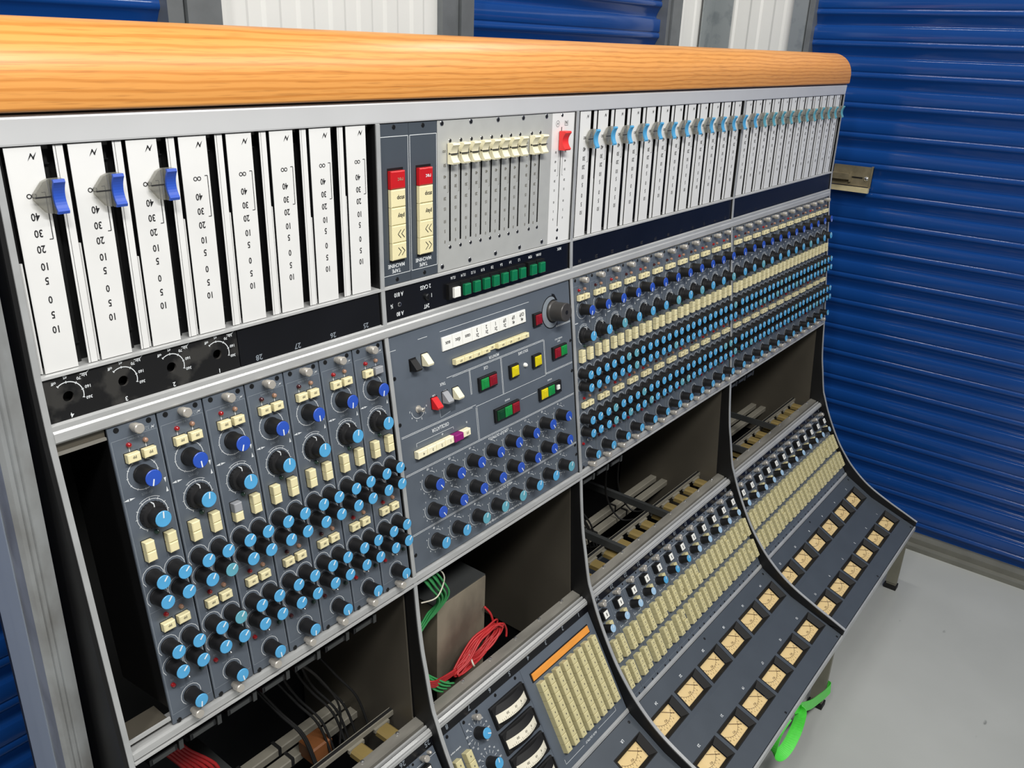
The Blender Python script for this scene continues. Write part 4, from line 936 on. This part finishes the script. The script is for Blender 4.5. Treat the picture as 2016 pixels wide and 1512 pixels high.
# ================================================================== loose things in and around the console
box = empty('power_supply_box', Matrix.Translation(W3(-5.58, 0, -15.3)), 'stained grey steel box standing in the open centre bay', 'metal box')
ob('case', MB().box(-1.12, 1.12, -.50, .55, -2.6, 1.42, 'box_steel'), box)
ob('case_lid', MB().box(-1.14, 1.14, -.47, .58, 1.42, 1.46, 'strut_grey'), box)
red = MB(); rnd = random.Random(3)
for k in range(13):
    oy = rnd.uniform(-.22, .12); s_ = rnd.uniform(.78, 1.1); t = k*.012
    cx, cz = -5.30, -15.98
    pts = []
    for i in range(13):
        a = 2*math.pi*i/12; u = 1.12*s_*math.cos(a); w = .36*s_*math.sin(a)*(1 if math.cos(a) > -.3 else .45)
        pts.append((cx+u*.97-w*.25, -.86+oy+.05*math.sin(3*a+k), cz+u*.28+w*.95+rnd.uniform(-.03, .03)))
    red.tube(pts, .035, 'cable_red', 6, 4)
for k in range(4): red.tube([(-6.3, -.95, -16.25+k*.04), (-7.0, -1.0, -16.15+k*.06), (-7.6, -1.1, -15.85+k*.06), (-7.75, -.6, -15.6)], .035, 'cable_red')
red.tube([(-4.45, -.9, -16.2), (-4.35, -.85, -15.9), (-4.42, -.75, -15.3), (-4.6, -.6, -14.95)], .04, 'cable_red'); red.tube([(-4.4, -.9, -15.8), (-4.05, -.95, -15.75), (-3.85, -.95, -16.1), (-3.9, -1.0, -16.34)], .04, 'cable_red')
red.tube([(-5.65, -1.12, -16.34), (-5.8, -1.2, -16.15), (-5.75, -1.0, -15.9)], .03, 'cable_white')
o = world_ob('cable_coil', red); tag(o, 'coil of red cable tied with a white band lying in the open centre bay', 'cable')
gr = MB()
for k in range(10):
    d = .055*k; e_ = .08*(k % 3)
    gr.tube([(-7.85+d, -.95+e_, -11.95), (-7.50+d, -1.0+e_, -12.5), (-7.1+d*.8, -.95+e_, -13.15-e_), (-7.3+d*.3, -.75+e_, -13.75), (-7.85+d*.2, -.7+d*.6, -14.4), (-7.85+d*.3, -.9+d*.5, -15.3), (-7.5+d*.8, -1.1+e_, -16.0), (-7.1+d, -1.12+e_, -16.38)], .032, 'cable_green')
gr.tube([(-7.9, -1.0, -12.75), (-7.3, -1.05, -12.85), (-6.95, -1.0, -12.4), (-7.15, -.9, -12.0)], .022, 'cable_white')
o = world_ob('cable_bundle', gr); tag(o, 'bundle of green wires hanging beside the steel box in the centre bay', 'cable')
rl = MB()
for k in range(6): rl.tube([(-14.7+.1*k, 1.5, -14.3), (-14.3+.08*k, 1.25+.03*k, -15.0), (-13.9+.12*k, 1.1, -15.9), (-13.6+.06*k, 1.3, -17.2)], .05, 'cable_red')
o = world_ob('cable_coil', rl); tag(o, 'red wires at the bottom of the open left bay', 'cable')
bl = MB()
for a, n in ((-11.6, 8), (1.2, 6)):
    for k in range(n):
        x = a+rnd.uniform(-.8, 1.6); bl = MB(); bl.tube([(x, 1.2, -12.6), (x+.4, 1.4+rnd.uniform(-.4, .4), -14.2), (x+1.0, 1.3, -15.6), (x+1.5, .9, -16.6), (x+1.7, .6, -17.8)], .04, 'cable_black'); part('loom_cable', bl)
for k, x in enumerate((.6, 1.7, 2.6, 4.6, 5.6, 13.0)):
    part('loom_cable', MB().tube([(x, .4, -12.4), (x+.9, 1.2, -14.6), (x+1.9, 1.6, -16.6), (x+2.3, 1.0, -17.6), (x+2.4, -.1, -17.0)], .045, 'cable_black'))
for x in (-13.5, -12.1, -10.9, .9, 2.1, 4.4, 5.3, 7.8, 13.4):
    for y in (1.45, 2.05): part('cable_tie', MB().box(x-.05, x+.05, y-.19, y+.19, -17.9, -17.62, 'cable_black'))
for a in (-10.5,):
    part('cable_hoop', MB().tube([(-11.9, -.8, -12.4), (-10.6, .2, -14.3), (-9.9, .3, -15.8), (-9.95, .3, -17.2)], .035, 'cable_black'))
# green strap tied round the front leg
st = MB()
def ribbon(mb, pts, w, mt, wd=(0, 0, 1)):
    P = smooth_path(pts, 8); V = []; F = []
    for i, p in enumerate(P):
        d = (P[min(i+1, len(P)-1)]-P[max(i-1, 0)]).normalized(); a = Vector(wd); a = (a-d*a.dot(d)).normalized()*w; b = d.cross(a).normalized()*.012
        V += [p+a+b, p-a+b, p-a-b, p+a-b]
    for i in range(len(P)-1):
        for k in range(4): F.append((i*4+k, i*4+(k+1) % 4, i*4+4+(k+1) % 4, i*4+4+k))
    mb.add(V, F, mt)
ribbon(st, [(11.7, -7.3, -25.0), (11.65, -7.98, -24.95), (10.9, -8.02, -24.8), (9.6, -8.05, -24.2), (8.2, -8.08, -23.5), (7.0, -8.0, -22.85), (6.5, -7.9, -22.66)], .20, 'strap_green', (.3, .2, .9))
ribbon(st, [(6.9, -7.95, -22.7), (6.75, -8.1, -22.9), (6.3, -8.15, -23.4), (5.6, -8.12, -23.8), (5.0, -8.0, -23.85), (4.8, -7.8, -23.6), (5.2, -7.7, -23.0), (6.0, -7.75, -22.75)], .24, 'strap_green', (.5, .7, .3))
o = world_ob('strap', st); tag(o, 'bright green strap tied round a console leg and hanging under the front edge', 'strap')
